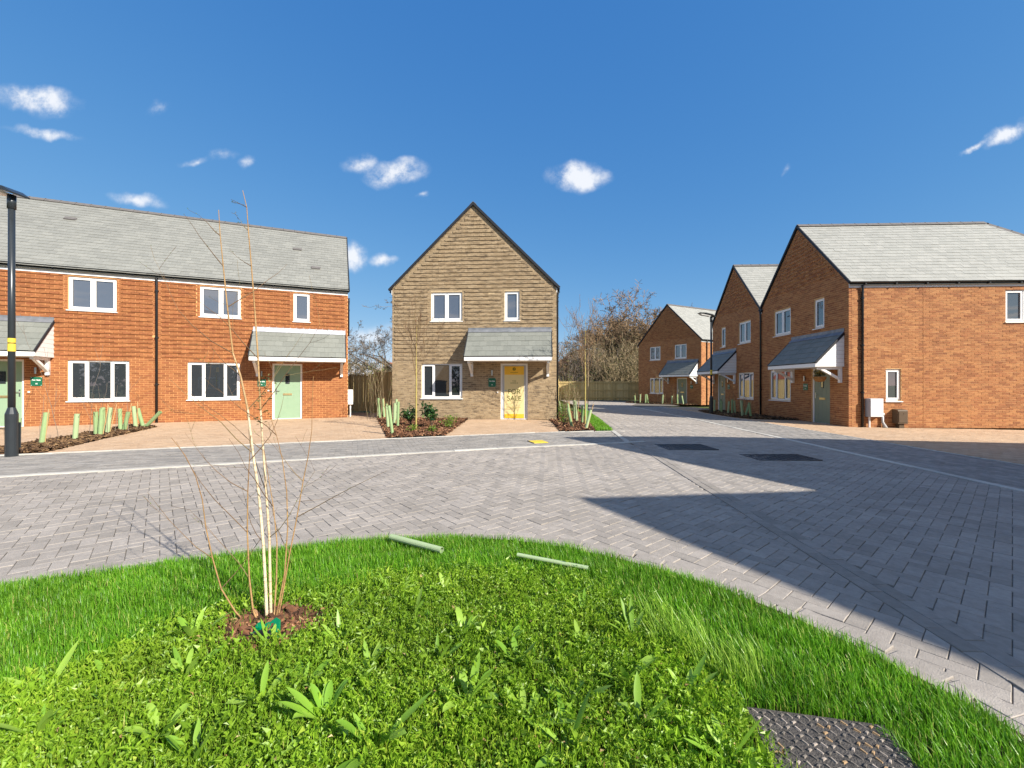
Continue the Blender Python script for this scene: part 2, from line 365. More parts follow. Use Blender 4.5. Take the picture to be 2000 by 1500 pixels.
M['twig_t'] = piece_mat('tan_twigs', [(0, (.13, .1, .06)), (.6, (.26, .2, .115)), (1, (.4, .31, .19))], var=.2, nscale=4, bump=0)
M['twig_g'] = piece_mat('grey_twigs', [(0, (.08, .065, .055)), (1, (.2, .16, .125))], var=.2, nscale=4, bump=0)
M['birch'] = piece_mat('pale_birch_bark', [(0, (.25, .14, .055)), (.5, (.38, .24, .11)), (1, (.66, .54, .38))], var=.25, nscale=26, stretch=(1, 1, .5), dark=(.16, .08, .04), dark_amt=.6, dark_scale=22, dark_stretch=(.6, .6, 3), bump=.3)
M['twig_b'] = piece_mat('birch_twig', [(0, (.1, .06, .035)), (.6, (.16, .1, .055)), (1, (.2, .15, .07))], var=.2, nscale=10, bump=0)
M['guard'] = piece_mat('tree_guard_plastic', [(0, (.22, .33, .15)), (.5, (.29, .4, .19)), (1, (.36, .45, .26))], rough=.4, var=.08, nscale=10, bump=.1, spec=.4)
M['cane'] = flat_mat('bamboo_cane', (.5, .33, .15), .6, .3, var=.2)
M['greenp'] = flat_mat('green_plastic', (.0, .2, .075), .35, .5, var=.12, nscale=30)
M['rubber'] = flat_mat('black_strap', (.02, .02, .025), .5, .4)
M['basket'] = flat_mat('woven_basket', (.3, .15, .05), .8, .2, var=.4, nscale=40)
M['tile_far'] = flat_mat('far_red_tile', (.3, .09, .045), .8, .2, var=.2, nscale=3)


def glass_mat(name, base, ior):
    m, nt, b = new_mat(name); L = nt.links
    geo = nd(nt, 'ShaderNodeNewGeometry'); nz = nd(nt, 'ShaderNodeTexNoise', Scale=0.9, Detail=1.0); L.new(geo.outputs['Position'], nz.inputs['Vector'])
    bp = nd(nt, 'ShaderNodeBump', Strength=.02, Distance=0.05); L.new(nz.outputs['Fac'], bp.inputs['Height']); L.new(bp.outputs[0], b.inputs['Normal'])
    b.inputs['Base Color'].default_value = (*base, 1); b.inputs['Roughness'].default_value = .015; b.inputs['IOR'].default_value = ior
    return m


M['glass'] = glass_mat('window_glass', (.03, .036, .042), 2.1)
M['glass_up'] = glass_mat('upper_window_glass', (.085, .095, .12), 2.2)  # blue-grey base stands in for reflected sky and a pale interior
M['glass_r'] = glass_mat('shaded_window_glass', (.06, .065, .07), 2.3)  # same glass, its base tone set for the shaded right gables

BOXF = np.array([(0, 1, 5, 4), (1, 2, 6, 5), (3, 0, 4, 7), (4, 5, 6, 7), (0, 3, 2, 1)])


# ------------------------------------------------------------------ paving pieces
def paver_template(l, w, t=.06, c=.0028):
    a, b = l / 2, w / 2
    ring = lambda i, z: [(-a + i, -b + i, z), (a - i, -b + i, z), (a - i, b - i, z), (-a + i, b - i, z)]
    V = np.array(ring(0, -t) + ring(0, -c) + ring(c, 0))
    F = [(8, 9, 10, 11)]
    for lo in (0, 4):
        for k in range(4): F.append((lo + k, lo + (k + 1) % 4, lo + 4 + (k + 1) % 4, lo + 4 + k))
    return V, np.array(F)


def lay(parent, name, field_name, P, sizes, mat, n_single=300, jitter=.0014, gap=.0022, z_up=0.0):
    """P: (n,3) x, y, angle; sizes: (l, w) shared. The pieces that show largest become objects, the others one field."""
    P = np.asarray(P, float)
    n = len(P)
    if n == 0: return
    z = Gv(P[:, 0], P[:, 1]) + rng.normal(0, jitter, n).clip(-.003, .003) + z_up
    r = rng.random(n)
    pts = np.stack([P[:, 0], P[:, 1], z], 1)
    vis = in_view(pts); d = np.hypot(P[:, 0], P[:, 1]) + np.where(vis, 0, 1e4)
    order = np.argsort(d); single = order[:n_single]; single = single[d[single] < 1e3]
    V, F = paver_template(sizes[0] - gap, sizes[1] - gap)
    vs = [np_mesh(name, V, F, mat=mat, rnd=np.full(len(V), (k + .5) / 10)) for k in range(10)]
    tilt = rng.normal(0, .0045, (n, 2)).clip(-.01, .01)
    for i in single:
        link(name, vs[min(9, int(r[i] * 10))], parent, (P[i, 0], P[i, 1], z[i]), (tilt[i, 0], tilt[i, 1], P[i, 2]))
    rest = np.setdiff1d(np.arange(n), single)
    if len(rest):
        c, s = np.cos(P[rest, 2])[:, None], np.sin(P[rest, 2])[:, None]
        X = V[None, :, 0] * c - V[None, :, 1] * s + P[rest, 0][:, None]
        Y = V[None, :, 0] * s + V[None, :, 1] * c + P[rest, 1][:, None]
        Z = V[None, :, 2] + z[rest][:, None] + V[None, :, 0] * tilt[rest, 0][:, None]
        VV = np.stack([X, Y, Z], -1).reshape(-1, 3)
        FF = (F[None] + (np.arange(len(rest)) * len(V))[:, None, None]).reshape(-1, 4)
        tag(link(field_name, np_mesh(field_name, VV, FF, mat=mat, rnd=np.repeat(r[rest], len(V))), parent), kind='stuff')


def inside(poly, x, y):
    poly = np.asarray(poly); x = np.asarray(x); y = np.asarray(y); c = np.zeros(x.shape, bool)
    j = len(poly) - 1
    for i in range(len(poly)):
        xi, yi = poly[i]; xj, yj = poly[j]
        c ^= ((yi > y) != (yj > y)) & (x < (xj - xi) * (y - yi) / (yj - yi + 1e-12) + xi)
        j = i
    return c


def herringbone(poly, rot, mod=.1025):
    poly = np.asarray(poly); c, s = math.cos(rot), math.sin(rot)
    loc = np.stack([poly[:, 0] * c + poly[:, 1] * s, -poly[:, 0] * s + poly[:, 1] * c], 1)
    lo = np.floor(loc.min(0) / mod).astype(int) - 3; hi = np.ceil(loc.max(0) / mod).astype(int) + 3
    out = []
    for y in range(lo[1], hi[1]):
        m0 = (lo[0] - y) // 4 - 1; m1 = (hi[0] - y) // 4 + 1
        m = np.arange(m0, m1)
        hx = (y + 4 * m + 1.0) * mod; hy = np.full(len(m), (y + .5) * mod)
        vx = (y + 4 * m + 3.5) * mod; vy = np.full(len(m), (y + 1.0) * mod)
        out.append(np.stack([hx, hy, np.full(len(m), rot)], 1)); out.append(np.stack([vx, vy, np.full(len(m), rot + math.pi / 2)], 1))
    P = np.concatenate(out); X = P[:, 0] * c - P[:, 1] * s; Y = P[:, 0] * s + P[:, 1] * c
    k = inside(poly, X, Y)
    return np.stack([X[k], Y[k], P[k, 2]], 1)


def stretcher(poly, rot, l=.205, w=.1025):
    poly = np.asarray(poly); c, s = math.cos(rot), math.sin(rot)
    loc = np.stack([poly[:, 0] * c + poly[:, 1] * s, -poly[:, 0] * s + poly[:, 1] * c], 1)
    lo, hi = loc.min(0), loc.max(0); out = []
    for j, yy in enumerate(np.arange(lo[1], hi[1] + w, w)):
        xx = np.arange(lo[0] - l, hi[0] + l, l) + (j % 2) * l / 2
        out.append(np.stack([xx, np.full(len(xx), yy)], 1))
    P = np.concatenate(out); X = P[:, 0] * c - P[:, 1] * s; Y = P[:, 0] * s + P[:, 1] * c
    k = inside(poly, X, Y)
    return np.stack([X[k], Y[k], np.full(k.sum(), rot)], 1)


def along(pts, step, off=0.0, start=0.0):
    """pieces laid end to end along a polyline, moved sideways by off (to the left of the direction)"""
    pts = np.asarray(pts, float); d = np.diff(pts, axis=0); ln = np.hypot(d[:, 0], d[:, 1]); cum = np.concatenate([[0], np.cumsum(ln)])
    out = []
    for t in np.arange(start + step / 2, cum[-1], step):
        i = min(np.searchsorted(cum, t) - 1, len(d) - 1); u = d[i] / ln[i]; p = pts[i] + u * (t - cum[i])
        out.append((p[0] - u[1] * off, p[1] + u[0] * off, math.atan2(u[1], u[0])))
    return np.array(out)


def sheet(name, poly, mat, dz=-.008, parent=None, label=None, cat=None, kind=None):
    V = [(x, y, G(x, y) + dz) for x, y in poly]
    me = bpy.data.meshes.new(name); me.from_pydata(V, [], [tuple(range(len(V)))]); me.update(); me.materials.append(mat)
    return tag(link(name, me, parent), label, cat, kind=kind)


# lines of the place, in metres (x right, y ahead)
KY = lambda x: 6.01 + .375 * (x + 7.33)
FY = lambda x: 8.08 + .362 * (x + 8.85)
E1 = lambda y: (2.25 + .062 * y) if y < 12 else 2.99 + .09 * (y - 12)
KRX = lambda y: 6.4 + .055 * y
FRX = lambda y: 8.75 + .04 * y
ISL = [(-9.5, .25), (-6.5, 1.42), (-4.6, 2.18), (-3.3, 2.74), (-2.48, 3.09), (-1.66, 3.42), (-1.0, 3.57), (-.44, 3.62), (.0, 3.56), (.43, 3.40), (.8, 3.19), (1.08, 2.98), (1.36, 2.72), (1.56, 2.44), (1.74, 2.12), (1.87, 1.8), (1.95, 1.5), (1.98, 1.1), (1.98, -3.0)]
HB = R(40)

# ground to the horizon
gx = np.array([-900, -300, -120, -60, -30, -16, -8, 0, 4, 8, 14, 22, 30, 60, 120, 300, 900.]); gy = np.array([-400, -100, -30, -8, 0, 8, 16, 22, 30, 38, 46, 60, 90, 160, 400, 1500.])
GX, GY = np.meshgrid(gx, gy); gV = np.stack([GX, GY, Gv(GX, GY) - .14], -1).reshape(-1, 3)
nx = len(gx); gF = [(j * nx + i, j * nx + i + 1, (j + 1) * nx + i + 1, (j + 1) * nx + i) for j in range(len(gy) - 1) for i in range(nx - 1)]
tag(link('ground', np_mesh('ground', gV, gF, mat=M['earth'])), 'rough open ground reaching to the horizon behind the houses', 'ground', kind='structure')

# main road, from the left to the branch road
ys = [12.0, 9.8]
road_poly = [(-14, KY(-14)), (2.72, KY(2.72)), (E1(9), 9), (E1(6), 6), (E1(3), 3), (E1(1), 1), (E1(-3), -3), (1.98, -3)] + [p for p in ISL[::-1][1:]] + [(-14, -1.5)]
road = sheet('road', road_poly, M['joint'], label='light grey herringbone block road between the lawn and the houses', cat='road', kind='structure')
inset = [(-14, KY(-14) - .02), (2.7, KY(2.7) - .02), (E1(9) - .04, 9), (E1(6) - .04, 6), (E1(3) - .04, 3), (E1(1) - .04, 1), (E1(-3) - .04, -3), (2.1, -3)] + [(x + .05, y + .1) for x, y in ISL[::-1][1:]] + [(-14, -1.3)]
lay(road, 'paver', 'paver_field', herringbone(inset, HB), (.2025, .1015), M['road'])
edge = along(ISL[1:], .205, .055); edge2 = along(ISL[1:], .205, .158, .1)
lay(road, 'edging_paver', 'edging_paver_field', np.concatenate([edge, edge2]), (.206, .1035), M['road'], z_up=.008, n_single=120)

# branch road, straight ahead on the right
br_poly = [(E1(-3), -3), (E1(3), 3), (E1(12), 12), (E1(26), 26), (4.6, 40.5), (12.5, 40.5), (12.0, 30), (KRX(26), 26), (KRX(12), 12), (KRX(-3), -3)]
branch = sheet('branch_road', br_poly, M['joint'], label='grey herringbone block road running ahead between the houses', cat='road', kind='structure')
br_in = [(E1(-3) + .05, -3), (E1(3) + .05, 3), (E1(12) + .05, 12), (E1(25.9), 26), (4.6, 38), (10.8, 36), (KRX(26) + .3, 29), (KRX(12) - .02, 12), (KRX(-3) - .02, -3)]
lay(branch, 'paver', 'paver_field', herringbone(br_in, HB), (.2025, .1015), M['road'])
e1l = [(E1(y), y) for y in np.arange(-3, 26, 1.0)]
lay(branch, 'edging_paver', 'edging_paver_field', np.concatenate([along(e1l, .205, .055), along(e1l, .205, -.052, .1)]), (.206, .105), M['band'], z_up=.008, n_single=150)

# kerbs, flush, pale concrete
kerb = empty('kerb', label='pale flush concrete kerb between the road and the left pavement', cat='kerb'); kerb['kind'] = 'structure'
lay(kerb, 'kerb_stone', 'kerb_stone_field', along([(-14, KY(-14)), (2.75, KY(2.75))], .915, .0), (.914, .125), M['kerb'], z_up=.012, n_single=60)
kerb2 = empty('kerb', label='pale flush concrete kerb along the right side of the branch road', cat='kerb'); kerb2['kind'] = 'structure'
lay(kerb2, 'kerb_stone', 'kerb_stone_field', along([(KRX(-3), -3), (KRX(27), 27)], .915, .0), (.914, .125), M['kerb'], z_up=.012, n_single=60)
kerb3 = empty('kerb', label='short pale kerb at the corner of the left pavement beside the grass', cat='kerb'); kerb3['kind'] = 'structure'
lay(kerb3, 'kerb_stone', 'kerb_stone_field', along([(2.72, KY(2.72) + .1), (2.93, 12.15)], .60, .0), (.6, .125), M['kerb'], z_up=.009, n_single=60)
lay(kerb3, 'pin_kerb', 'pin_kerb_field', along([(-14, FY(-14)), (1.3, FY(1.3)), (2.0, 12.0), (2.95, 12.12)], .915, 0), (.914, .055), M['kerb'], z_up=.009, n_single=60)
kerb4 = empty('kerb', label='thin pale edging between the right pavement and the buff forecourt', cat='kerb'); kerb4['kind'] = 'structure'
lay(kerb4, 'pin_kerb', 'pin_kerb_field', along([(FRX(-3), -3), (FRX(28), 28)], .915, 0), (.914, .055), M['kerb'], z_up=.006, n_single=60)

# pavements
walk = sheet('pavement', [(-14, KY(-14)), (2.72, KY(2.72)), (2.93, 12.1), (2.0, 12.0), (1.3, FY(1.3)), (-14, FY(-14))], M['joint'], label='grey block pavement in front of the left houses', cat='pavement', kind='structure')
lay(walk, 'paver', 'paver_field', stretcher([(-14, KY(-14) + .1), (2.7, KY(2.7) + .1), (2.85, 12.0), (2.0, 11.92), (1.3, FY(1.3) - .06), (-14, FY(-14) - .06)], math.atan(.37)), (.2025, .1015), M['walk'])
walk2 = sheet('pavement', [(KRX(-3), -3), (KRX(27), 27), (FRX(28) + .3, 28), (FRX(-3), -3)], M['joint'], label='dark grey block pavement along the right houses', cat='pavement', kind='structure')
lay(walk2, 'paver', 'paver_field', stretcher([(KRX(-3) + .1, -3), (KRX(27) + .1, 27), (FRX(28), 28), (FRX(-3) - .06, -3)], R(87)), (.2025, .1015), M['walk'])


# wall line of the terrace, for the forecourts
TQ = Vector((-6.56, 16.79)); TU = Vector((.9205, .3907)); TN = Vector((-.3907, .9205))
tw = lambda t: tuple(TQ - TU * t)
BED_L = [(-10.35, 7.72), (-9.05, 8.1), (-9.9, 10.2), (-10.95, 12.9), (-12.15, 13.5), (-11.7, 12.2), (-10.95, 10.2)]
BED_C = [(-5.46, 16.95), (-4.6, 14.55), (-3.05, 10.32), (-1.72, 10.72), (-1.66, 15.83), (-4.55, 16.05), (-4.62, 17.5), (-5.6, 17.6)]
BED_R = [(1.38, 11.95), (2.42, 12.12), (3.0, 17.5), (3.3, 20.5), (1.95, 20.5), (1.70, 15.6), (1.42, 15.6)]
GRASS_R = [(2.42, 12.14), (2.93, 12.16), (3.3, 15.6), (3.62, 19.0), (3.95, 22.5), (3.5, 22.5), (3.0, 17.5)]
BED_H2 = [(9.62, 18.3), (10.0, 17.35), (11.6, 16.9), (11.85, 23.5), (10.4, 23.4), (9.9, 21.5)]
BED_H3 = [(9.4, 34.6), (10.2, 33.4), (12.9, 31.2), (13.9, 31.5), (12.0, 35.0), (11.0, 36.9), (9.9, 36.2)]

forecourt = sheet('forecourt', [(-14, FY(-14)), (-9.4, FY(-9.4)), (-3.03, FY(-3.03)), (-5.5, 17.0), (-5.9, 20.2), (-8.3, 20.2), tw(-.05), tw(12.3), (-18, 11.9)], M['jointb'], label='buff block forecourt in front of the orange brick terrace', cat='driveway', kind='structure')
fp = stretcher([(-14, FY(-14) + .05), (-3.0, FY(-3.0) + .05), (-5.5, 17.0), (-5.9, 20), (-8.2, 20), tw(-.1), tw(12.2)], R(23))
fp = fp[~inside(BED_L, fp[:, 0], fp[:, 1])]
lay(forecourt, 'paver', 'paver_field', fp, (.2025, .1015), M['buff'], gap=.0022)
path = sheet('front_path', [(-1.72, FY(-1.72)), (1.36, FY(1.36)), (1.4, 15.7), (-1.66, 15.9)], M['jointb'], label='buff block path leading to the door of the tan brick house', cat='path', kind='structure')
lay(path, 'paver', 'paver_field', stretcher([(-1.70, FY(-1.7) + .05), (1.34, FY(1.34) + .05), (1.38, 15.67), (-1.64, 15.86)], R(-3.8)), (.2025, .1015), M['buff'], gap=.0022)
fore2 = sheet('forecourt', [(FRX(-3), -3), (FRX(28), 28), (12.1, 28), (11.55, 14.3), (22, 13.8), (22, -3)], M['jointb'], label='buff block forecourt beside the right hand houses', cat='driveway', kind='structure')
fp = stretcher([(FRX(-3) + .05, -2), (FRX(28) + .05, 28), (12.1, 28), (11.5, 14.3), (20, 13.75), (20, 4.5)], R(-2.4))
fp = fp[~inside(BED_H2, fp[:, 0], fp[:, 1])]
lay(fore2, 'paver', 'paver_field', fp, (.2025, .1015), M['buff'], gap=.0022)


# ------------------------------------------------------------------ houses
def place(M4, p): return np.asarray(M4) @ np.array([*p, 1.0])


def brick_wall(house, hM, name, L, eave, loc, rz, openings, mats, apex=None, zone=None, n_single=300, z_base=0.0, pieces=True, bond=0.0):
    """wall-local: x along, y into the wall, z up. openings: (x0,x1,z0,z1). zone: (z_low, z_high) of courses standing proud"""
    bm_, mm_, tm_ = mats
    xs = sorted({0.0, L, *[o[0] for o in openings], *[o[1] for o in openings]}); zs = sorted({z_base, eave, *[o[2] for o in openings if o[2] > z_base], *[o[3] for o in openings]})
    mb = MB(); yc = .005 if pieces else 0.0
    hole = lambda x, z: any(o[0] < x < o[1] and o[2] < z < o[3] for o in openings)
    for i in range(len(xs) - 1):
        for j in range(len(zs) - 1):
            if not hole((xs[i] + xs[i + 1]) / 2, (zs[j] + zs[j + 1]) / 2):
                x0, x1 = xs[i] + (.006 if xs[i] == 0 else 0), xs[i + 1] - (.006 if xs[i + 1] == L else 0)
                mb.add([(x0, yc, zs[j]), (x1, yc, zs[j]), (x1, yc, zs[j + 1]), (x0, yc, zs[j + 1])], [(0, 1, 2, 3)])
    if apex: mb.add([(.006, yc, eave), (L - .006, yc, eave), (L / 2, yc, apex)], [(0, 1, 2)])
    for (x0, x1, z0, z1) in openings:      # the reveals
        for a, b in (((x0, z0), (x0, z1)), ((x1, z1), (x1, z0)), ((x0, z1), (x1, z1)), ((x1, z0), (x0, z0))):
            mb.add([(a[0], yc, a[1]), (b[0], yc, b[1]), (b[0], .16, b[1]), (a[0], .16, a[1])], [(0, 1, 2, 3)])
    wall = link('wall', mb.mesh('wall', mm_ if pieces else tm_), house, loc, (0, 0, rz))
    if not pieces: return wall
    W4 = np.array(hM) @ np.array(Matrix.Translation(loc) @ Matrix.Rotation(rz, 4, 'Z'))
    rows = []
    top = apex if apex else eave
    sl = (apex - eave) / (L / 2) if apex else 1
    for k in range(int((top - z_base) / .075 + .5)):
        z0 = z_base + k * .075 + .005; z1 = z0 + .065
        if z1 > top - .02: break
        lim = lambda z: max(0.0, (z - eave) / sl) if apex else 0.0
        a0, a1 = lim(z0), lim(z1)
        zc = (z0 + z1) / 2
        cuts = sorted([(o[0], o[1]) for o in openings if o[2] - .02 < zc < o[3] + .02])
        segs = []; x = a0
        for c0, c1 in cuts: segs.append((x, c0)); x = c1
        segs.append((x, L - a0))
        proj = zone is not None and k % 2 == 0 and zone[0] < zc < zone[1]
        out = []
        if proj:
            near = sorted([(o[0] - .14, o[1] + .14) for o in openings if o[2] - .04 < zc < o[3] + .04])
            for s0, s1 in segs:
                m0 = .30 if a0 > 0 and s0 == a0 else .11; m1 = .30 if a0 > 0 and s1 == L - a0 else .11
                if s1 - s0 > m0 + m1 + .15: out += [(s0, s0 + m0, 0), (s0 + m0, s1 - m1, 1), (s1 - m1, s1, 0)]
                else: out.append((s0, s1, 0))
        else: out = [(s0, s1, 0) for s0, s1 in segs]
        off = (k % 2) * .1125 + bond
        for s0, s1, pj in out:
            n0 = math.floor((s0 - off) / .225) - 1; n1 = math.ceil((s1 - off) / .225) + 1
            for n in range(n0, n1):
                p, q = off + n * .225 + .005, off + (n + 1) * .225 - .005
                b0, b1 = max(p, s0 + (.004 if s0 > 0 else 0)), min(q, s1 - (.004 if s1 < L else 0))
                if b1 - b0 < .022: continue
                t0 = b0 + (a1 - a0) if (a0 < a1 and b0 <= a0 + .006) else b0
                t1 = b1 - (a1 - a0) if (a0 < a1 and b1 >= L - a0 - .006) else b1
                if t1 - t0 < .01: continue
                rows.append((b0, b1, t0, t1, z0, z1, -.024 * pj))
    A = np.array(rows); n = len(A)
    A[:, 6] += rng.normal(0, .0016, n)
    r = rng.random(n)
    full = (np.abs(A[:, 1] - A[:, 0] - .215) < .002) & (np.abs(A[:, 2] - A[:, 0]) < 1e-4) & (np.abs(A[:, 3] - A[:, 1]) < 1e-4)
    cx = np.stack([(A[:, 0] + A[:, 1]) / 2, A[:, 6], (A[:, 4] + A[:, 5]) / 2, np.ones(n)], 1) @ W4.T
    d = np.linalg.norm(cx[:, :3] - np.array([0, 0, CAM_H]), axis=1) + np.where(full & in_view(cx[:, :3]), 0, 1e4)
    order = np.argsort(d)[:n_single]; single = order[d[order] < 1e3]
    if len(single):
        V = np.array([(-.1075, 0, -.0325), (.1075, 0, -.0325), (.1075, .1, -.0325), (-.1075, .1, -.0325), (-.1075, 0, .0325), (.1075, 0, .0325), (.1075, .1, .0325), (-.1075, .1, .0325)])
        vs = [np_mesh('brick', V, BOXF, mat=bm_, rnd=np.full(8, (k + .5) / 10)) for k in range(10)]
        for i in single: link('brick', vs[min(9, int(r[i] * 10))], wall, ((A[i, 0] + A[i, 1]) / 2, A[i, 6], (A[i, 4] + A[i, 5]) / 2))
    rest = np.setdiff1d(np.arange(n), single); B = A[rest]; m = len(B)
    V = np.zeros((m, 8, 3))
    for k, (xi, yi, zi) in enumerate([(0, 0, 4), (1, 0, 4), (1, 1, 4), (0, 1, 4), (2, 0, 5), (3, 0, 5), (3, 1, 5), (2, 1, 5)]):
        V[:, k, 0] = B[:, xi]; V[:, k, 1] = B[:, 6] + .1 * yi; V[:, k, 2] = B[:, zi]
    FF = (BOXF[None] + (np.arange(m) * 8)[:, None, None]).reshape(-1, 4)
    tag(link('brickwork', np_mesh('brickwork', V.reshape(-1, 3), FF, mat=bm_, rnd=np.repeat(r[rest], 8)), wall), kind='stuff')
    return wall


def slates(parent, W4, A, a, b, L, S, mat, x0=lambda t: 0.0, x1=None, w=.25, gauge=.2, n_single=300, lift=.0, lock=None):
    """slates on the plane A + a*u + b*v, v from the eaves upwards; a, b unit vectors in the parent's space"""
    A, a, b = np.array(A, float), np.array(a, float), np.array(b, float); nrm = np.cross(a, b)
    if nrm[2] < 0: nrm = -nrm
    items = []
    rowsn = int(S / gauge + .5)
    for k in range(rowsn):
        v0 = k * gauge; lo = x0(v0 + gauge / 2); hi = x1(v0 + gauge / 2) if x1 else L
        off = (k % 2) * w / 2
        if lock == 'left' and k % 2: hi += w / 2
        if lock == 'right' and k % 2: lo += w / 2
        for n in range(int(math.floor((lo - off) / w)) - 1, int(math.ceil((hi - off) / w)) + 1):
            p, q = max(off + n * w + .0015, lo), min(off + (n + 1) * w - .0015, hi)
            if q - p > .03: items.append((p, q, v0, min(gauge * 1.12, S - v0 + .03)))
    I = np.array(items); n = len(I); r = rng.random(n); dz = rng.normal(0, .0012, n).clip(-.003, .003) + lift; dv = rng.normal(0, .003, n)
    T = np.array([(0, 0, .013), (1, 0, .013), (1, 1, .004), (0, 1, .004), (0, 0, .02), (1, 0, .02), (1, 1, .010), (0, 1, .010)])
    Fs = np.array([(4, 5, 6, 7), (0, 1, 5, 4), (1, 2, 6, 5), (3, 0, 4, 7)])
    if np.dot(np.cross(a, b), nrm) < 0: Fs = Fs[:, ::-1]
    full = np.abs(I[:, 1] - I[:, 0] - (w - .003)) < 1e-4
    C = A + a * ((I[:, 0] + I[:, 1]) / 2)[:, None] + b * (I[:, 2] + .1)[:, None]
    Cw = np.concatenate([C, np.ones((n, 1))], 1) @ np.array(W4).T
    d = np.linalg.norm(Cw[:, :3] - np.array([0, 0, CAM_H]), axis=1) + np.where(full & in_view(Cw[:, :3]), 0, 1e4)
    order = np.argsort(d)[:n_single]; single = order[d[order] < 1e3]
    if len(single):
        V = T * np.array([w - .003, gauge * 1.12, 1]) - np.array([(w - .003) / 2, 0, 0])
        vs = [np_mesh('slate', V, Fs, mat=mat, rnd=np.full(8, (k + .5) / 8)) for k in range(8)]
        Mx = Matrix((a, b, nrm)).transposed().to_4x4()
        for i in single:
            o = link('slate', vs[min(7, int(r[i] * 8))], parent)
            Mi = Mx.copy(); Mi.translation = Vector(A + a * (I[i, 0] + I[i, 1]) / 2 + b * (I[i, 2] + dv[i]) + nrm * dz[i]); o.matrix_local = Mi
    rest = np.setdiff1d(np.arange(n), single); B = I[rest]
    if len(rest):
        u = B[:, 0][:, None] + T[None, :, 0] * (B[:, 1] - B[:, 0])[:, None]; v = (B[:, 2] + dv[rest])[:, None] + T[None, :, 1] * B[:, 3][:, None]; z = T[None, :, 2] + dz[rest][:, None]
        V = A + u[..., None] * a + v[..., None] * b + z[..., None] * nrm
        FF = (Fs[None] + (np.arange(len(rest)) * 8)[:, None, None]).reshape(-1, 4)
        tag(link('slating', np_mesh('slating', V.reshape(-1, 3), FF, mat=mat, rnd=np.repeat(r[rest], 8)), parent), kind='stuff')


def window(house, loc, rz, x0, x1, z0, z1, n, glass, sill=True, lights=None):
    """white casement window: outer frame with mullions, sashes, panes and sill; wall-local frame"""
    y = .055; f = .055
    root_m = MB()
    root_m.box(x0, x0 + f, y, y + .07, z0, z1); root_m.box(x1 - f, x1, y, y + .07, z0, z1)
    root_m.box(x0 + f, x1 - f, y, y + .07, z1 - f, z1); root_m.box(x0 + f, x1 - f, y, y + .07, z0, z0 + f)
    w = (x1 - x0 - 2 * f - (n - 1) * .05) / n; xs = [x0 + f + i * (w + .05) for i in range(n)]
    if n == 3:
        cw = w * 1.22; sw = (3 * w - cw) / 2; ws = [sw, cw, sw]; xs = [x0 + f, x0 + f + sw + .05, x0 + f + sw + cw + .1]
    else: ws = [w] * n
    for i in range(1, n): root_m.box(xs[i] - .05, xs[i], y + .002, y + .068, z0 + f, z1 - f)
    o = root_m.build('window', M['white'], house, loc=loc, rot=(0, 0, rz))
    lights = lights or ([1] * n if n < 3 else [1, 0, 1])
    for i in range(n):
        a, b, c, d = xs[i], xs[i] + ws[i], z0 + f, z1 - f; g = .008
        if lights[i]:
            s = MB(); t = .045
            s.box(a, a + t, y - .014, y + .05, c, d); s.box(b - t, b, y - .014, y + .05, c, d); s.box(a + t, b - t, y - .014, y + .05, d - t, d); s.box(a + t, b - t, y - .014, y + .05, c, c + t)
            s.build('sash', M['white'], o); g = t
        p = MB(); p.box(a + g, b - g, y + .022, y + .035, c + g, d - g); p.build('pane', glass, o)
        gk = MB(); e = .008
        gk.box(a + g, a + g + e, y + .012, y + .021, c + g, d - g); gk.box(b - g - e, b - g, y + .012, y + .021, c + g, d - g); gk.box(a + g, b - g, y + .013, y + .021, d - g - e, d - g)
        gk.build('gasket', M['black'], o)
    if sill:
        s = MB(); s.prism([(y + .05, z0 - .005), (-.045, z0 - .02), (-.045, z0 - .045), (y + .05, z0 - .045)], 'x', x0 - .03, x1 + .03); s.build('sill', M['white'], o)
    return o


def door(house, loc, rz, x0, x1, z1, mat, poster=False, hinge_right=True, plate=None):
    fm = MB(); f = .065
    fm.box(x0, x0 + f, .05, .14, .0, z1); fm.box(x1 - f, x1, .05, .14, .0, z1); fm.box(x0 + f, x1 - f, .05, .14, z1 - f, z1); fm.box(x0 + f, x1 - f, .05, .14, .0, .025)
    o = fm.build('door', M['white'], house, loc=loc, rot=(0, 0, rz))
    a, b = x0 + f + .004, x1 - f - .004
    lm = MB(); lm.box(a, b, .075, .12, .03, z1 - f - .004)
    for k in (1, 2, 3):                                           # board grooves standing as narrow fillets
        xk = a + (b - a) * k / 4; lm.box(xk - .003, xk + .003, .0725, .076, .12, z1 - f - .1)
    lm.build('door_leaf', mat, o)
    cx = (a + b) / 2
    if not poster:
        g = MB(); g.box(cx - .07, cx + .07, .062, .078, 1.34, 1.72); g.build('glazing_frame', M['verge'], o)
        g = MB(); g.box(cx - .052, cx + .052, .058, .066, 1.36, 1.70); g.build('pane', M['glass'], o)
        g = MB(); g.box(cx - .15, cx + .15, .06, .078, .90, .975); g.box(cx - .12, cx + .12, .054, .062, .915, .955); g.build('letter_plate', M['brass'], o)
    hx = a + .06 if hinge_right else b - .06; s = 1 if hinge_right else -1
    h = MB(); h.box(hx - .018, hx + .018, .064, .078, .94, 1.16); h.tube([(hx, .07, 1.08), (hx, .03, 1.08), (hx + s * .12, .03, 1.075)], .011, 8); h.build('handle', M['steel'], o)
    return o


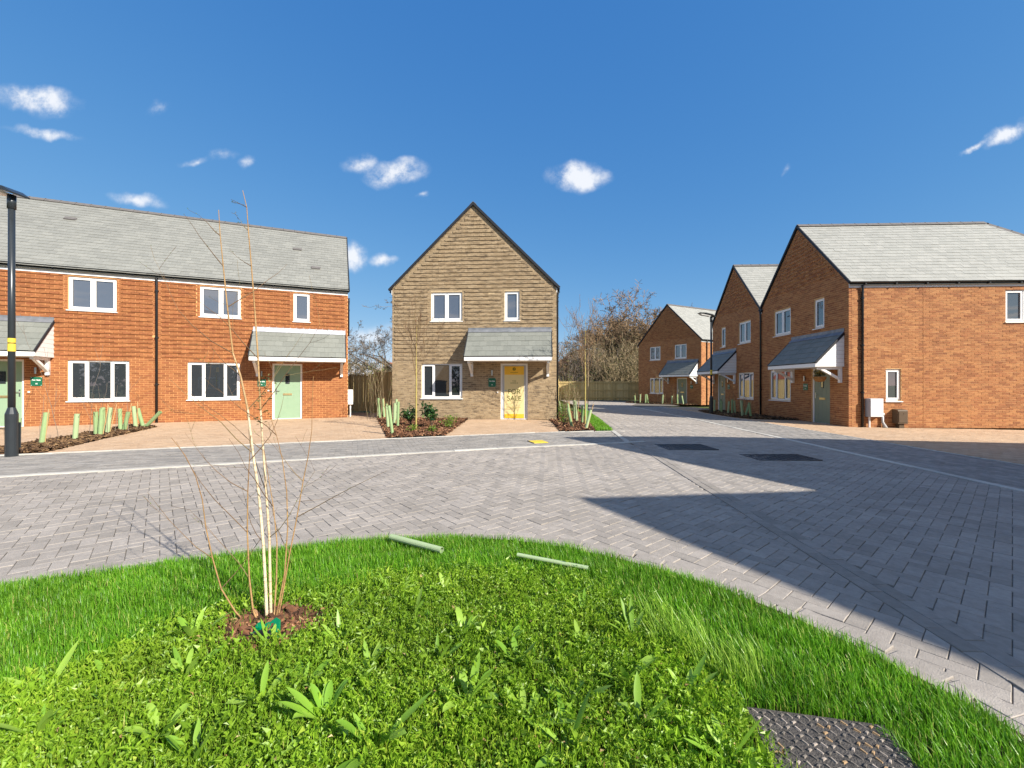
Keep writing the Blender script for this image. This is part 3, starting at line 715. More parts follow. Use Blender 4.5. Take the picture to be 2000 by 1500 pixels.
def text_obj(name, body, size, mat, parent, loc, bold=0.0, rot=(math.pi / 2, 0, 0)):
    cu = bpy.data.curves.new(name, 'FONT'); cu.body = body; cu.size = size; cu.align_x = 'CENTER'; cu.align_y = 'CENTER'; cu.offset = bold; cu.extrude = .0008
    t = bpy.data.objects.new(name, cu); col.objects.link(t)
    dg = bpy.context.evaluated_depsgraph_get(); me = bpy.data.meshes.new_from_object(t.evaluated_get(dg))
    bpy.data.objects.remove(t); me.materials.clear(); me.materials.append(mat)
    return link(name, me, parent, loc, rot)


def sign_plate(house, loc, rz, x0, x1, z0, z1, lines):
    m = MB(); m.box(x0, x1, -.016, -.002, z0, z1); o = m.build('sign_plate', M['sign'], house, loc=loc, rot=(0, 0, rz))
    cx = (x0 + x1) / 2; h = z1 - z0
    for body, fz, sz in lines: text_obj('lettering', body, sz, M['signtext'], o, (cx, -.0175, z0 + h * fz), bold=.0014)
    for sx in (x0 + .02, x1 - .02):
        for sz in (z0 + .02, z1 - .02):
            s = MB(); s.tube([(sx, -.016, sz), (sx, -.019, sz)], .008, 8); s.build('screw', M['signtext'], o)
    return o


def wall_light(house, loc, rz, x, z):
    m = MB(); m.tube([(x, -.06, z - .1), (x, -.06, z + .1)], .03, 12); m.box(x - .02, x + .02, -.05, .0, z - .03, z + .03); m.build('wall_light', M['steel'], house, loc=loc, rot=(0, 0, rz))


def porch(house, hM, loc, rz, x0, x1, z_top, z_low, p, slate_mat, flash=None, n_single=300):
    """lean-to canopy on gallows brackets"""
    m = MB(); T = .05
    m.add([(x0, 0, z_top - T), (x1, 0, z_top - T), (x1, -p, z_low - T), (x0, -p, z_low - T), (x0, 0, z_top), (x1, 0, z_top), (x1, -p, z_low), (x0, -p, z_low)],
          ((0, 1, 2, 3), (4, 7, 6, 5), (2, 6, 7, 3), (0, 3, 7, 4), (1, 5, 6, 2)))
    o = m.build('porch_canopy', M['verge'], house, loc=loc, rot=(0, 0, rz))
    W4 = np.array(hM) @ np.array(Matrix.Translation(loc) @ Matrix.Rotation(rz, 4, 'Z'))
    b = Vector((0, p, z_top - z_low)); S = b.length; b.normalize()
    slates(o, W4, Vector((x0 - .025, -p, z_low)) - b * .04, (1, 0, 0), b, x1 - x0 + .05, S - .05, slate_mat, w=.255, gauge=S / 5.0 * .96, n_single=n_single)
    zf = z_low - T
    f = MB(); f.box(x0 - .01, x1 + .01, -p - .02, -p + .0, zf - .13, zf - .002); f.build('fascia', M['white'], o)
    f = MB(); f.box(x0 + .01, x1 - .01, -p, -.001, zf - .128, zf - .115); f.build('soffit', M['board'], o)
    for xa in (x0, x1):                                               # boarded cheeks, each board its own
        sg = 1 if xa == x1 else -1
        nb = 8
        for k in range(nb):
            za = zf - .12 + (z_top - .06 - zf + .12) * k / nb; zb = zf - .12 + (z_top - .06 - zf + .12) * (k + 1) / nb - .006
            ya = lambda z: -p + .005 if z < zf else -p * (1 - (z - zf) / (z_top - T - zf)) + .004
            c = MB(); c.prism([(ya(za), za), (-.001, za), (-.001, zb), (min(-.002, ya(zb)), zb)], 'x', xa - .012 if sg < 0 else xa - .004, xa + .004 if sg < 0 else xa + .012); c.build('cheek_board', M['board'], o)
        v = MB(); v.bar((xa + sg * .02, -p - .02, z_low - .03), (xa + sg * .02, 0, z_top - .03), .03, .075, up=(0, 0, 1)); v.build('verge_strip', M['verge'], o)
        xb = xa - sg * .12; br = MB()
        br.box(xb - .045, xb + .045, -.09, -.003, zf - .68, zf - .13)
        br.bar((xb, -p * .74, zf - .19), (xb, -.05, zf - .56), .075, .09, up=(1, 0, 0)); br.box(xb - .043, xb + .043, -p * .86, -.09, zf - .215, zf - .13)
        br.build('bracket', M['white'], o)
    fl = MB(); fl.bar((x0 - .02, -.012, z_top + .06), (x1 + .02, -.012, z_top + .06), .012, .16); fl.bar((x0 - .02, -.07, z_top - .035), (x1 + .02, -.07, z_top - .035), .012, .16, up=(0, -(z_top - z_low), -p) if False else (0, p, z_top - z_low)); fl.build('flashing', flash or M['lead'], o)
    return o


def gutter_line(house, p, q, out, drop=None, mats=None):
    """half-round black gutter from p to q; out = unit vector away from the wall"""
    p, q, out = Vector(p), Vector(q), Vector(out); m = MB(); n = 8; r = .056
    V = []; F = []
    for c in (p, q):
        for k in range(n + 1):
            t = math.pi * k / n; V.append(c + out * (-math.cos(t) * r + .06) - Vector((0, 0, 1)) * math.sin(t) * r)
        for k in range(n, -1, -1):
            t = math.pi * k / n; V.append(c + out * (-math.cos(t) * (r - .006) + .06) - Vector((0, 0, 1)) * math.sin(t) * (r - .006))
    k2 = 2 * (n + 1)
    for k in range(k2): F.append((k, (k + 1) % k2, k2 + (k + 1) % k2, k2 + k))
    F.append(tuple(range(k2))); F.append(tuple(range(k2, 2 * k2)))
    m.add(V, F); o = m.build('gutter', M['black'], house)
    L = (q - p).length; d = (q - p).normalized()
    for i in range(int(L / 1.0)):
        c = p + d * (i + .5); b = MB(); b.bar(c + out * .06 - Vector((0, 0, .075)) - d * .02, c + out * .06 - Vector((0, 0, .075)) + d * .02, .13, .035); b.build('gutter_bracket', M['black'], o)
    return o


def downpipe(house, x, y, z_top, nrm, z0=.0, swan=.12):
    nx_, ny_ = nrm; m = MB(); at = lambda d, z: (x + nx_ * d, y + ny_ * d, z)
    m.tube([at(.06, z_top), at(.06, z_top - .1), at(.045, z_top - .3), at(.045, z0 + .02)], .036, 10)
    z = z_top - .5
    o = m.build('downpipe', M['black'], house, smooth=True)
    while z > .3:
        c = MB(); c.tube([at(.045, z - .03), at(.045, z + .03)], .047, 10); c.box(x - .05 + nx_ * .02, x + .05 + nx_ * .02, y - .05 + ny_ * .02, y + .05 + ny_ * .02, z - .012, z + .012); c.build('pipe_clip', M['black'], o); z -= 1.6
    return o


def ridge_tiles(roof, p, q, n=None):
    p, q = Vector(p), Vector(q); L = (q - p).length; d = (q - p).normalized(); sd = d.cross(Vector((0, 0, 1))).normalized(); n = n or int(L / .45 + .5); st = L / n
    up = sd.cross(d)
    for i in range(n):
        a, b = p + d * (i * st), p + d * ((i + 1) * st - .01); m = MB(); w, h, t = .125, .11, .018; pr = [(-w, -h + .02), (0, .02), (w, -h + .02), (w, -h - t + .02), (0, -t + .02), (-w, -h - t + .02)]
        V = [a + sd * u + up * v for u, v in pr] + [b + sd * u + up * v for u, v in pr]
        m.add(V, [(0, 1, 7, 6), (1, 2, 8, 7), (2, 3, 9, 8), (5, 0, 6, 11), (3, 4, 10, 9), (4, 5, 11, 10), (0, 5, 4, 1), (1, 4, 3, 2), (6, 7, 10, 11), (7, 8, 9, 10)])
        if i: m.bar(a + up * .018 - d * .015, a + up * .018 + d * .015, .04, .012)
        m.build('ridge_tile', M['ridge'], roof)


def roof_vent(roof, c, a, b, nrm, mat):
    c, a, b, nrm = Vector(c), Vector(a), Vector(b), Vector(nrm); m = MB()
    Mx = Matrix((a, b, nrm)).transposed().to_4x4(); Mx.translation = c
    m.box(-.17, .17, 0, .16, .02, .045, Mx); m.box(-.15, .15, -.03, .03, .02, .06, Mx); m.build('roof_vent', mat, roof)


MATS = {'orange': (M['brick_orange'], M['mortar_y'], M['tex_red']), 'buff': (M['brick_buff'], M['mortar_b'], M['tex_buff']), 'red': (M['brick_red'], M['mortar_r'], M['tex_red'])}


def gable_house(name, label, origin, ang, W, D, eave, apex, kind, front, side_right=None, side_left=None, slate_mat=None, detail=2, hip_back=False, zone=None, gl=None, group=None):
    """gable towards local -y. detail 2: bricks and slates singled out, 1: as fields, 0: plain"""
    h = empty(name, (*origin, G(*origin)), ang, label, 'house', group)
    hM = Matrix.Translation((*origin, G(*origin))) @ Matrix.Rotation(ang, 4, 'Z')
    ns = 300 if detail == 2 else 0; mats = MATS[kind]
    ops = [(w[0], w[1], w[2], w[3]) for w in front.get('windows', [])]
    if 'door' in front: ops.append((front['door'][0], front['door'][1], -.02, front['door'][2]))
    brick_wall(h, hM, 'wall', W, eave, (0, 0, 0), 0, ops, mats, apex=apex, zone=zone, n_single=ns, pieces=detail > 0, z_base=-.1 if detail == 0 else 0)
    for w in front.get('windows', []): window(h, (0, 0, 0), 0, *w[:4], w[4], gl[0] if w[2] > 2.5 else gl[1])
    if 'door' in front: door(h, (0, 0, 0), 0, *front['door'][:3], front['door'][3], poster=front.get('poster', False), hinge_right=front.get('handle_left', True))
    if 'porch' in front: porch(h, hM, (0, 0, 0), 0, *front['porch'], p=.95, slate_mat=M['slate_p'], n_single=300 if detail == 2 else 0)
    if 'sign' in front: sign_plate(h, (0, 0, 0), 0, *front['sign'][:4], front['sign'][4]); wall_light(h, (0, 0, 0), 0, (front['sign'][0] + front['sign'][1]) / 2, front['sign'][3] + .2)
    # side and back walls
    sr = side_right or {}; so = [w[:4] for w in sr.get('windows', [])]
    brick_wall(h, hM, 'wall', D - .102, eave, (W, .102, 0), R(90), so, mats, n_single=ns if sr.get('single') else 0, pieces=detail > 0 and bool(side_right), z_base=-.1 if not side_right else 0, bond=.06)
    for w in sr.get('windows', []): window(h, (W, .102, 0), R(90), *w[:4], w[4], gl[0] if w[2] > 2.5 else gl[1])
    wl_ = brick_wall(h, hM, 'wall', D - .102, eave, (0, D, 0), R(-90), [], mats, pieces=False, z_base=-.1)
    brick_wall(h, hM, 'wall', W, eave, (W, D, 0), R(180), [], mats, apex=None if hip_back else apex, pieces=False, z_base=-.1)
    # roof
    ov = .10; sl = (apex - eave) / (W / 2); th = math.atan(sl); T = .1
    zr = apex + .03; ze = eave + .03 - ov * sl
    back = D - W / 2 if hip_back else D
    m = MB()
    V = [(-ov, -.03, ze), (W / 2, -.03, zr), (W + ov, -.03, ze), (-ov, D + .03, ze), (W / 2, back + (0 if hip_back else .03), zr), (W + ov, D + .03, ze)]
    m.add(V, [(0, 1, 4, 3), (1, 2, 5, 4)] + ([(3, 4, 5)] if hip_back else []))
    V2 = [(x, y, z - T) for x, y, z in V]; m.add(V2, [(0, 3, 4, 1), (1, 4, 5, 2)])
    roof = link('roof', m.mesh('roof', M['under']), h)
    st = math.hypot(W / 2 + ov, zr - ze)
    for side in (1, -1):
        b = Vector((-side * (W / 2 + ov), 0, zr - ze)).normalized()
        A = (W + ov if side > 0 else -ov, -.05, ze); a = (0, 1, 0)
        if detail or side_right: slates(roof, hM, A, a, b, D + .08, st, slate_mat, x1=(lambda t: D + .05 - t * math.cos(th)) if hip_back else None, n_single=ns if (detail == 2 and side_right and side > 0) else 0)
    ridge_tiles(roof, (W / 2, -.05, zr + .045), (W / 2, back, zr + .045))
    if hip_back:
        for sx in (-ov, W + ov): ridge_tiles(roof, (W / 2, back, zr + .03), (sx, D, ze + .04))
    for sgn in (0, 1):
        xe = -ov - .01 if sgn == 0 else W + ov + .01
        v = MB(); v.bar((xe, -.055, ze - .015), (W / 2 + (.012 if sgn == 0 else -.012), -.055 - .002 * sgn, zr - .005), .04, .085, up=(0, 0, 1)); v.build('verge_trim', M['verge'], roof)
        fb = MB(); xs = (-.025, -.002) if sgn == 0 else (W + .002, W + .025); fb.box(*xs, .0, D, ze + .02 - .20, ze - .005); fb.build('fascia', M['white'], roof)
        gutter_line(roof, (xs[0] if sgn == 0 else xs[1], -.04, ze + .005), (xs[0] if sgn == 0 else xs[1], D, ze + .005), (-1 if sgn == 0 else 1, 0, 0))
    return h, hM, roof


FS = lambda n: [('For Sale', .66, .062), (n, .24, .055)]
# the tan brick house in the middle
ca = R(-3.84)
centre, cM, croof = gable_house('detached_house', 'tan brick gabled house with yellow for sale poster on its door', (-4.59, 16.08), ca, 6.264, 9.0, 5.0, 8.13, 'buff',
    {'windows': [(1.51, 2.71, 3.73, 4.82, 2), (4.32, 4.88, 3.73, 4.82, 1), (1.14, 2.71, .80, 2.11, 3)], 'door': (4.17, 5.19, 2.1, M['grey_paint']), 'poster': True, 'porch': (2.97, 6.06, 3.36, 2.34), 'sign': (3.71, 3.99, 1.22, 1.55, FS('8'))},
    side_right={'windows': []}, slate_mat=M['slate'], zone=(2.14, 7.95), gl=(M['glass_up'], M['glass']))
downpipe(centre, 6.264, .2, 4.95, (1, 0)); downpipe(centre, 0, .4, 4.95, (-1, 0))
# the poster over the door
pm = MB(); pm.box(4.31, 5.05, .055, .062, .04, 2.0); poster = pm.build('door_poster', M['poster'], centre)
pm = MB(); pm.box(4.312, 5.048, .052, .0545, 1.68, 1.998); pm.build('poster_band', M['poster_y'], poster)
pm = MB(); pm.box(4.312, 5.048, .052, .0545, .042, .2); pm.build('poster_band', M['poster_y'], poster)
pm = MB()
for k in range(12):
    t = k * math.pi / 6; pm.bar((4.68 + .022 * math.cos(t), .0508, 1.895 + .022 * math.sin(t)), (4.68 + .062 * math.cos(t), .0508, 1.895 + .062 * math.sin(t)), .002, .022, up=(-math.sin(t), 0, math.cos(t)))
pm.build('emblem', M['ink'], poster)
text_obj('lettering', 'THIS\nHOME IS', .075, M['ink'], poster, (4.68, .0535, 1.40)); text_obj('lettering', 'FOR\nSALE', .255, M['ink'], poster, (4.68, .0535, .91))
for zz, wd, mt in ((1.765, .3, 'ink'), (.45, .52, 'inkfaint'), (.40, .2, 'inkfaint'), (.12, .4, 'inkfaint')):
    pm = MB(); n = 14
    for k in range(n): pm.box(4.68 - wd / 2 + wd * k / n, 4.68 - wd / 2 + wd * (k + .7) / n, .0505, .0515, zz - .008, zz + .008)
    pm.build('small_print', M[mt], poster)
bm = MB(); bm.tube([(4.06, -.02, 1.02), (4.06, -.0, 1.02)], .028, 10); bm.build('door_bell', M['white'], centre)


# the orange terrace on the left, two houses under one roof line
def terrace_unit(name, label, t0, t1, windows, door_x, porch_x, sign, mirror, end_right):
    o2 = TQ - TU * t1; W = t1 - t0; ang = math.atan2(TU.y, TU.x); z = G(o2.x, o2.y)
    h = empty(name, (o2.x, o2.y, z), ang, label, 'house'); hM = Matrix.Translation((o2.x, o2.y, z)) @ Matrix.Rotation(ang, 4, 'Z')
    eave, D, rise = 5.0, 6.6, 3.12
    ops = [w[:4] for w in windows] + [(door_x[0], door_x[1], -.02, 2.1)]
    brick_wall(h, hM, 'wall', W, eave, (0, 0, 0), 0, ops, MATS['orange'], zone=(2.14, 4.9))
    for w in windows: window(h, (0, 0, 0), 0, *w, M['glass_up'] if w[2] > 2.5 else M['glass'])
    door(h, (0, 0, 0), 0, door_x[0], door_x[1], 2.1, M['door_sage'], hinge_right=not mirror)
    porch(h, hM, (0, 0, 0), 0, porch_x[0], porch_x[1], 3.36, 2.34, .95, M['slate_p'], flash=M['leadw'] if not mirror else M['lead'])
    sign_plate(h, (0, 0, 0), 0, *sign[:4], sign[4]); wall_light(h, (0, 0, 0), 0, (sign[0] + sign[1]) / 2, sign[3] + .2)
    bx = door_x[1] + .12 if mirror else door_x[0] - .12
    b = MB(); b.tube([(bx, -.02, 1.08), (bx, 0, 1.08)], .028, 10); b.build('door_bell', M['white'], h)
    sl = rise / (D / 2)
    if end_right: brick_wall(h, hM, 'wall', D - .102, eave, (W, .102, 0), R(90), [], MATS['orange'], apex=eave + rise - .05, n_single=0, bond=.06)
    else: brick_wall(h, hM, 'wall', D - .102, eave, (0, D, 0), R(-90), [], MATS['orange'], apex=eave + rise - .05, pieces=False)
    brick_wall(h, hM, 'wall', W, eave, (W, D, 0), R(180), [], MATS['orange'], pieces=False)
    ov = .12; ze, zr = eave + .11 - ov * sl + .04, eave + rise + .1
    x0, x1 = (0.0, W + .04) if end_right else (0.0, W); m = MB()
    m.add([(x0, -ov, ze), (x1, -ov, ze), (x1, D / 2, zr), (x0, D / 2, zr), (x1, D + ov, ze), (x0, D + ov, ze)], [(0, 1, 2, 3), (3, 2, 4, 5)])
    m.add([(x0, -ov, ze - .08), (x1, -ov, ze - .08), (x1, D / 2, zr - .08), (x0, D / 2, zr - .08)], [(0, 3, 2, 1)])
    roof = link('roof', m.mesh('roof', M['under']), h)
    b = Vector((0, D / 2 + ov, zr - ze)); S = b.length; b.normalize(); nrm = Vector((1, 0, 0)).cross(b)
    slates(roof, hM, (x0, -ov - .03, ze - .02), (1, 0, 0), b, x1 - x0, S, M['slate'], w=6.1 / 24, lock='right' if end_right else 'left')
    b2 = Vector((0, -(D / 2 + ov), zr - ze)).normalized(); slates(roof, hM, (x0, D + ov, ze), (1, 0, 0), b2, x1 - x0, S, M['slate'], n_single=0)
    ridge_tiles(roof, (x0, D / 2, zr + .05), (x1, D / 2, zr + .05))
    for (vx, vy) in ([(4.15, 2.9), (4.9, 1.45)] if end_right else [(2.85, 3.3), (1.4, 1.5)]):
        roof_vent(roof, Vector((vx, -ov, ze)) + b * vy, (1, 0, 0), b, nrm, M['ridge'])
    f = MB(); f.box(x0, min(x1, W), -.03, -.004, eave - .14, eave + .06); f.build('fascia', M['white'], roof)
    gutter_line(roof, (x0, -.03, eave + .09), (min(x1, W) + .03 * end_right, -.03, eave + .09), (0, -1, 0))
    if end_right:
        v = MB(); v.bar((x1 + .01, -ov - .03, ze - .01), (x1 + .01, D / 2, zr), .03, .1); v.bar((x1 + .01, D + ov, ze - .01), (x1 + .01, D / 2, zr), .03, .1); v.build('verge_trim', M['verge'], roof)
        downpipe(h, W, .75, 4.9, (1, 0), z0=3.3)
        mb = MB(); mb.box(W + .004, W + .2, .3, .72, .5, 1.1); mb.build('meter_box', M['white'], h)
        mb = MB(); mb.tube([(W + .1, .4, 0), (W + .1, .4, .5)], .03, 8); mb.build('pipe', M['white'], h)
    else: downpipe(h, W, -.0, 5.02, (0, -1))
    return h, hM, roof


terrace_unit('terraced_house', 'orange brick terraced house at the left edge behind the lamp post', 6.1, 12.2,
             [(3.8, 5.02, 3.74, 4.82, 2), (1.37, 1.94, 3.74, 4.82, 1), (3.79, 5.35, .79, 2.11, 3)], (1.75, 2.77), (.32, 3.46), (2.93, 3.2, 1.27, 1.55, FS('10')), True, False)
terrace_unit('terraced_house', 'orange brick end terraced house with pale green door behind the sapling', 0, 6.1,
             [(1.21, 2.45, 3.74, 4.82, 2), (4.16, 4.73, 3.74, 4.82, 1), (.85, 2.42, .79, 2.11, 3)], (3.45, 4.46), (2.86, 5.98), (2.98, 3.25, 1.24, 1.51, FS('9')), False, True)

# the red brick houses on the right: the near pair and the far one
ra = R(-92.4); d1 = Vector((math.cos(ra), math.sin(ra))); near = Vector((11.48, 14.31)); W1, W2 = 5.4, 5.25
o1 = near - d1 * W1; o2_ = o1 - d1 * W2
h1, h1M, r1 = gable_house('semi_detached_house', 'nearest red brick gabled house on the right with a hanging basket', tuple(o1), ra, W1, 9.9, 5.02, 7.86, 'red',
    {'windows': [(1.02, 2.2, 3.6, 4.69, 2), (3.64, 4.2, 3.6, 4.69, 1), (.68, 2.2, .79, 2.1, 3)], 'door': (3.5, 4.5, 2.08, M['door_olive']), 'porch': (2.3, 5.18, 3.28, 2.26), 'sign': (3.03, 3.3, 1.24, 1.5, FS('4'))},
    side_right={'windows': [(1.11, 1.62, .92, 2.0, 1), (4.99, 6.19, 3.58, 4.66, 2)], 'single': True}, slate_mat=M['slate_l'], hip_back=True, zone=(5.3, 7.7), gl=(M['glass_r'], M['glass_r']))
downpipe(h1, W1, .42, 4.9, (1, 0))
mb = MB(); mb.box(W1 + .004, W1 + .22, .53, .96, .38, 1.0); mbx = mb.build('meter_box', M['grey_paint'], h1)
mb = MB(); mb.box(W1 + .22, W1 + .235, .545, .945, .395, .985); mb.build('meter_door', M['white'], mbx)
mb = MB(); mb.tube([(W1 + .07, .62, .0), (W1 + .07, .62, .38)], .028, 8); mb.build('pipe', M['white'], h1)
mb = MB(); mb.tube([(W1 + .05, 1.07, .5), (W1 + .05, 1.07, .42)], .055, 10); mb.tube([(W1 + .05, 1.07, .45), (W1 + .05, 1.07, .2), (W1 + .12, 1.12, .0)], [.038, .038, .06], 10); mb.build('drain_pipe', M['grey_paint'], h1, smooth=True)
mb = MB(); mb.prism([(W1 + .006, .16), (W1 + .24, .16), (W1 + .24, .58), (W1 + .22, .62), (W1 + .006, .64)], 'y', 1.42, 1.73); mb.box(W1 + .05, W1 + .19, 1.5, 1.66, 0, .16); gb = mb.build('gas_meter_box', M['brown'], h1)
mb = MB(); mb.box(W1 + .242, W1 + .252, 1.44, 1.71, .2, .56); mb.tube([(W1 + .25, 1.6, .5), (W1 + .26, 1.6, .5)], .016, 8); mb.build('box_lid', M['brown'], gb)
for (vy, vv) in ((4.6, 1.9), (6.6, 1.55)):
    ov = .1; b = Vector((-(W1 / 2 + ov), 0, 2.84 + ov * 2.84 / 2.7)).normalized(); roof_vent(r1, Vector((W1 + ov, vy, 4.95)) + b * vv, (0, 1, 0), b, Vector((0, 1, 0)).cross(b) * -1, M['ridge'])
ej = MB(); ej.box(W1 + .0005, W1 + .0035, 2.44, 2.452, 0, 4.8); ej.build('expansion_joint', M['brick_red'], h1)
h2, h2M, r2 = gable_house('semi_detached_house', 'middle red brick gabled house on the right behind the lamp post', tuple(o2_), ra, W2, 9.9, 5.02, 7.78, 'red',
    {'windows': [(3.1, 4.28, 3.6, 4.69, 2), (1.08, 1.62, 3.6, 4.69, 1), (3.05, 4.55, .79, 2.1, 3)], 'door': (.62, 1.6, 2.08, M['door_olive']), 'porch': (.12, 2.85, 3.28, 2.26), 'sign': (1.9, 2.15, 1.24, 1.5, FS('5')), 'handle_left': False},
    slate_mat=M['slate_l'], detail=1, zone=(5.3, 7.7), gl=(M['glass_r'], M['glass_r']))
downpipe(h2, W2, -.0, 4.95, (0, -1))
h3, h3M, r3 = gable_house('detached_house', 'farthest red brick gabled house at the end of the branch road', (11.18, 37.1), R(-61.7), 6.36, 8.5, 5.0, 8.05, 'red',
    {'windows': [(1.3, 2.45, 3.6, 4.74, 2), (3.9, 5.05, 3.6, 4.74, 2), (1.3, 2.75, .79, 2.1, 3)], 'door': (4.1, 5.08, 2.05, M['door_olive']), 'porch': (3.2, 6.1, 3.36, 2.34), 'sign': (5.4, 5.65, 1.24, 1.5, FS('6'))},
    side_right={'windows': []}, slate_mat=M['slate_l'], detail=1, zone=(5.2, 7.8), gl=(M['glass_r'], M['glass_r']))
downpipe(h3, 6.36, .6, 4.9, (1, 0))
# the pair of gabled houses beyond the right edge, whose roofs throw the shadows over the road
oa = R(-95); dd = Vector((math.cos(oa), math.sin(oa))); apA = Vector((10.25, 3.35)); WA = 5.72
gable_house('semi_detached_house', 'gabled house beyond the right edge whose roof shades the far part of the road', tuple(apA - dd * WA / 2), oa, WA, 9.0, 5.0, 7.46, 'red', {}, side_right={}, slate_mat=M['slate_l'], detail=0, gl=None)
gable_house('semi_detached_house', 'gabled house beyond the right edge whose roof shades the near part of the road', tuple(apA + dd * WA / 2), oa, WA, 9.0, 5.0, 7.46, 'red', {}, side_right={}, slate_mat=M['slate_l'], detail=0, gl=None)

# ------------------------------------------------------------------ fences
BOARDS = {}


def board_mesh(h, w, k):
    key = (round(h, 3), w, k)
    if key not in BOARDS:
        V = np.array([(-w / 2, 0, .05), (w / 2, 0, .05), (w / 2, .02, .05), (-w / 2, .02, .05), (-w / 2, 0, h), (w / 2, 0, h), (w / 2, .02, h), (-w / 2, .02, h)])
        BOARDS[key] = np_mesh('board', V, np.concatenate([BOXF, [(2, 3, 7, 6)]]), mat=M['wood'], rnd=np.full(8, (k + .5) / 6))
    return BOARDS[key]


def fence(name, label, P, Q, h, cat='fence', w=.125, posts=True, rails=False):
    P, Q = Vector(P), Vector(Q); d = Q - P; L = d.length; ang = math.atan2(d.y, d.x)
    o = empty(name, (P.x, P.y, min(G(P.x, P.y), G(Q.x, Q.y))), ang, label, cat)
    n = int(L / (w + .004))
    for i in range(n):
        link('board', board_mesh(h - .02 * (i % 2 == 0), w, random.randrange(6)), o, ((i + .5) * L / n, (i % 2) * .012, random.uniform(-.01, .01)))
    m = 4 if not rails else 3
    if posts:
        k = max(1, round(L / 2.4))
        for i in range(k + 1):
            b = MB(); b.box(-.05, .05, -.06, .05, -.1, h + .06, rnd=random.random()); b.build('post', M['wood'], o, loc=(i * L / k, 0, 0))
    for z in ((.35, h - .3) if not rails else (.3, h * .55, h - .12)):
        b = MB(); b.box(0, L, -.045 if rails else .035, -.002 if rails else .08, z - .04, z + .04, rnd=.4); b.build('rail', M['wood'], o)
    b = MB(); b.box(0, L, -.02, .05, h + .005, h + .035, rnd=.8); b.build('capping', M['wood'], o)
    return o


fence('timber_fence', 'timber board fence across the end of the branch road', (4.55, 41.2), (12.3, 40.6), 1.85, rails=True)
fence('timber_fence', 'timber board fence running back beside the garden of the tan house', (2.75, 25.4), (4.55, 41.2), 1.85)
fence('timber_fence', 'timber board fence closing the gap beside the far red house', (12.3, 40.6), (15.5, 38.2), 1.85)
fence('garden_gate', 'dark timber garden gate in the gap beside the orange terrace', (-8.35, 19.95), (-6.62, 20.0), 1.78, cat='gate', w=.105)
fence('timber_fence', 'timber fence panel between the garden gate and the tan house', (-6.5, 20.02), (-4.2, 19.4), 1.9)
fence('timber_fence', 'timber fence behind the terrace gardens', (-30, 31), (-9, 33), 1.8)


# ------------------------------------------------------------------ street furniture
def lamp_post(label, x, y, head_ang, z=None):
    o = empty('street_lamp', (x, y, G(x, y)), head_ang, label, 'street lamp', 'street lamps')
    m = MB(); m.tube([(0, 0, -.02), (0, 0, .78)], .086, 20); m.tube([(0, 0, .78), (0, 0, .9)], [.086, .05], 20, cap=False); m.build('base', M['lamp'], o, smooth=False)
    m = MB(); m.tube([(0, 0, .88), (0, 0, 4.7)], [.05, .046], 20); m.build('shaft', M['lamp'], o, smooth=True)
    m = MB(); m.tube([(0, 0, 4.55), (0, 0, 4.80)], .06, 20); m.build('collar', M['lamp'], o, smooth=True)
    m = MB(); m.prism([(-.16, 4.78), (.0, 4.86), (.35, 4.95), (.62, 4.98), (.62, 5.0), (.3, 4.985), (-.02, 4.91), (-.17, 4.81)], 'y', -.15, .15); hd = m.build('lamp_head', M['lamp'], o)
    m = MB(); m.prism([(.05, 4.84), (.1, 4.815), (.5, 4.88), (.6, 4.96)], 'y', -.12, .12); m.build('lens', M['lens'], hd)
    m = MB(); m.tube([(0, 0, 1.93), (0, 0, 2.07)], .053, 20); m.tube([(0, 0, 2.09), (0, 0, 2.17)], .053, 20); m.build('identity_band', M['yellow'], o, smooth=False)
    m = MB(); m.box(-.07, .07, -.0885, -.07, .15, .62); m.build('access_door', M['lamp'], o)
    return o


lamp_post('dark grey street lamp at the left edge with yellow band', -9.2, 7.72, R(176))
lamp_post('dark grey street lamp in front of the middle red house', 9.87, 20.8, R(180))


def manhole(label, cx, cy, ang, a, b):
    o = empty('manhole_cover', (cx, cy, G(cx, cy) + .006), ang, label, 'manhole cover', 'covers in the branch road')
    m = MB(); t = .045
    m.box(-a, a, -b, -b + t, -.03, .006); m.box(-a, a, b - t, b, -.03, .006); m.box(-a, -a + t, -b + t, b - t, -.03, .006); m.box(a - t, a, -b + t, b - t, -.03, .006); m.build('cover_frame', M['iron'], o)
    m = MB(); m.box(-a + t + .004, -.004, -b + t + .004, b - t - .004, -.03, -.002); m.build('cover_plate', M['iron'], o)
    m = MB(); m.box(.004, a - t - .004, -b + t + .004, b - t - .004, -.03, -.002); m.build('cover_plate', M['iron'], o)
    rib = MB(); rib.box(-.05, .05, -.011, .011, -.002, .005); rm = rib.mesh('tread_rib', M['iron'])
    nx_, ny_ = 12, 9
    for i in range(nx_):
        for j in range(ny_):
            link('tread_rib', rm, o, (-a + .1 + (2 * a - .2) * i / (nx_ - 1), -b + .09 + (2 * b - .18) * j / (ny_ - 1), 0), (0, 0, R(45 if (i + j) % 2 else -45)))


manhole('dark iron cover in the branch road, farther of the two', 3.77, 9.13, R(2), .53, .40)
manhole('dark iron cover in the branch road, nearer of the two', 5.05, 7.93, R(2), .58, .33)
ym = MB(); ym.box(-.17, .17, -.2, .2, 0, .012); yo = ym.build('utility_marker', M['yellow'], loc=(.6, 9.66, G(.6, 9.66) + .004), rot=(0, 0, R(18))); tag(yo, 'small yellow cover plate set in the grey pavement', 'marker')
ym = MB(); ym.box(-.19, -.175, -.21, .21, -.001, .012); ym.box(-.175, .175, .202, .217, -.001, .012); ym.build('surround', M['iron'], yo)

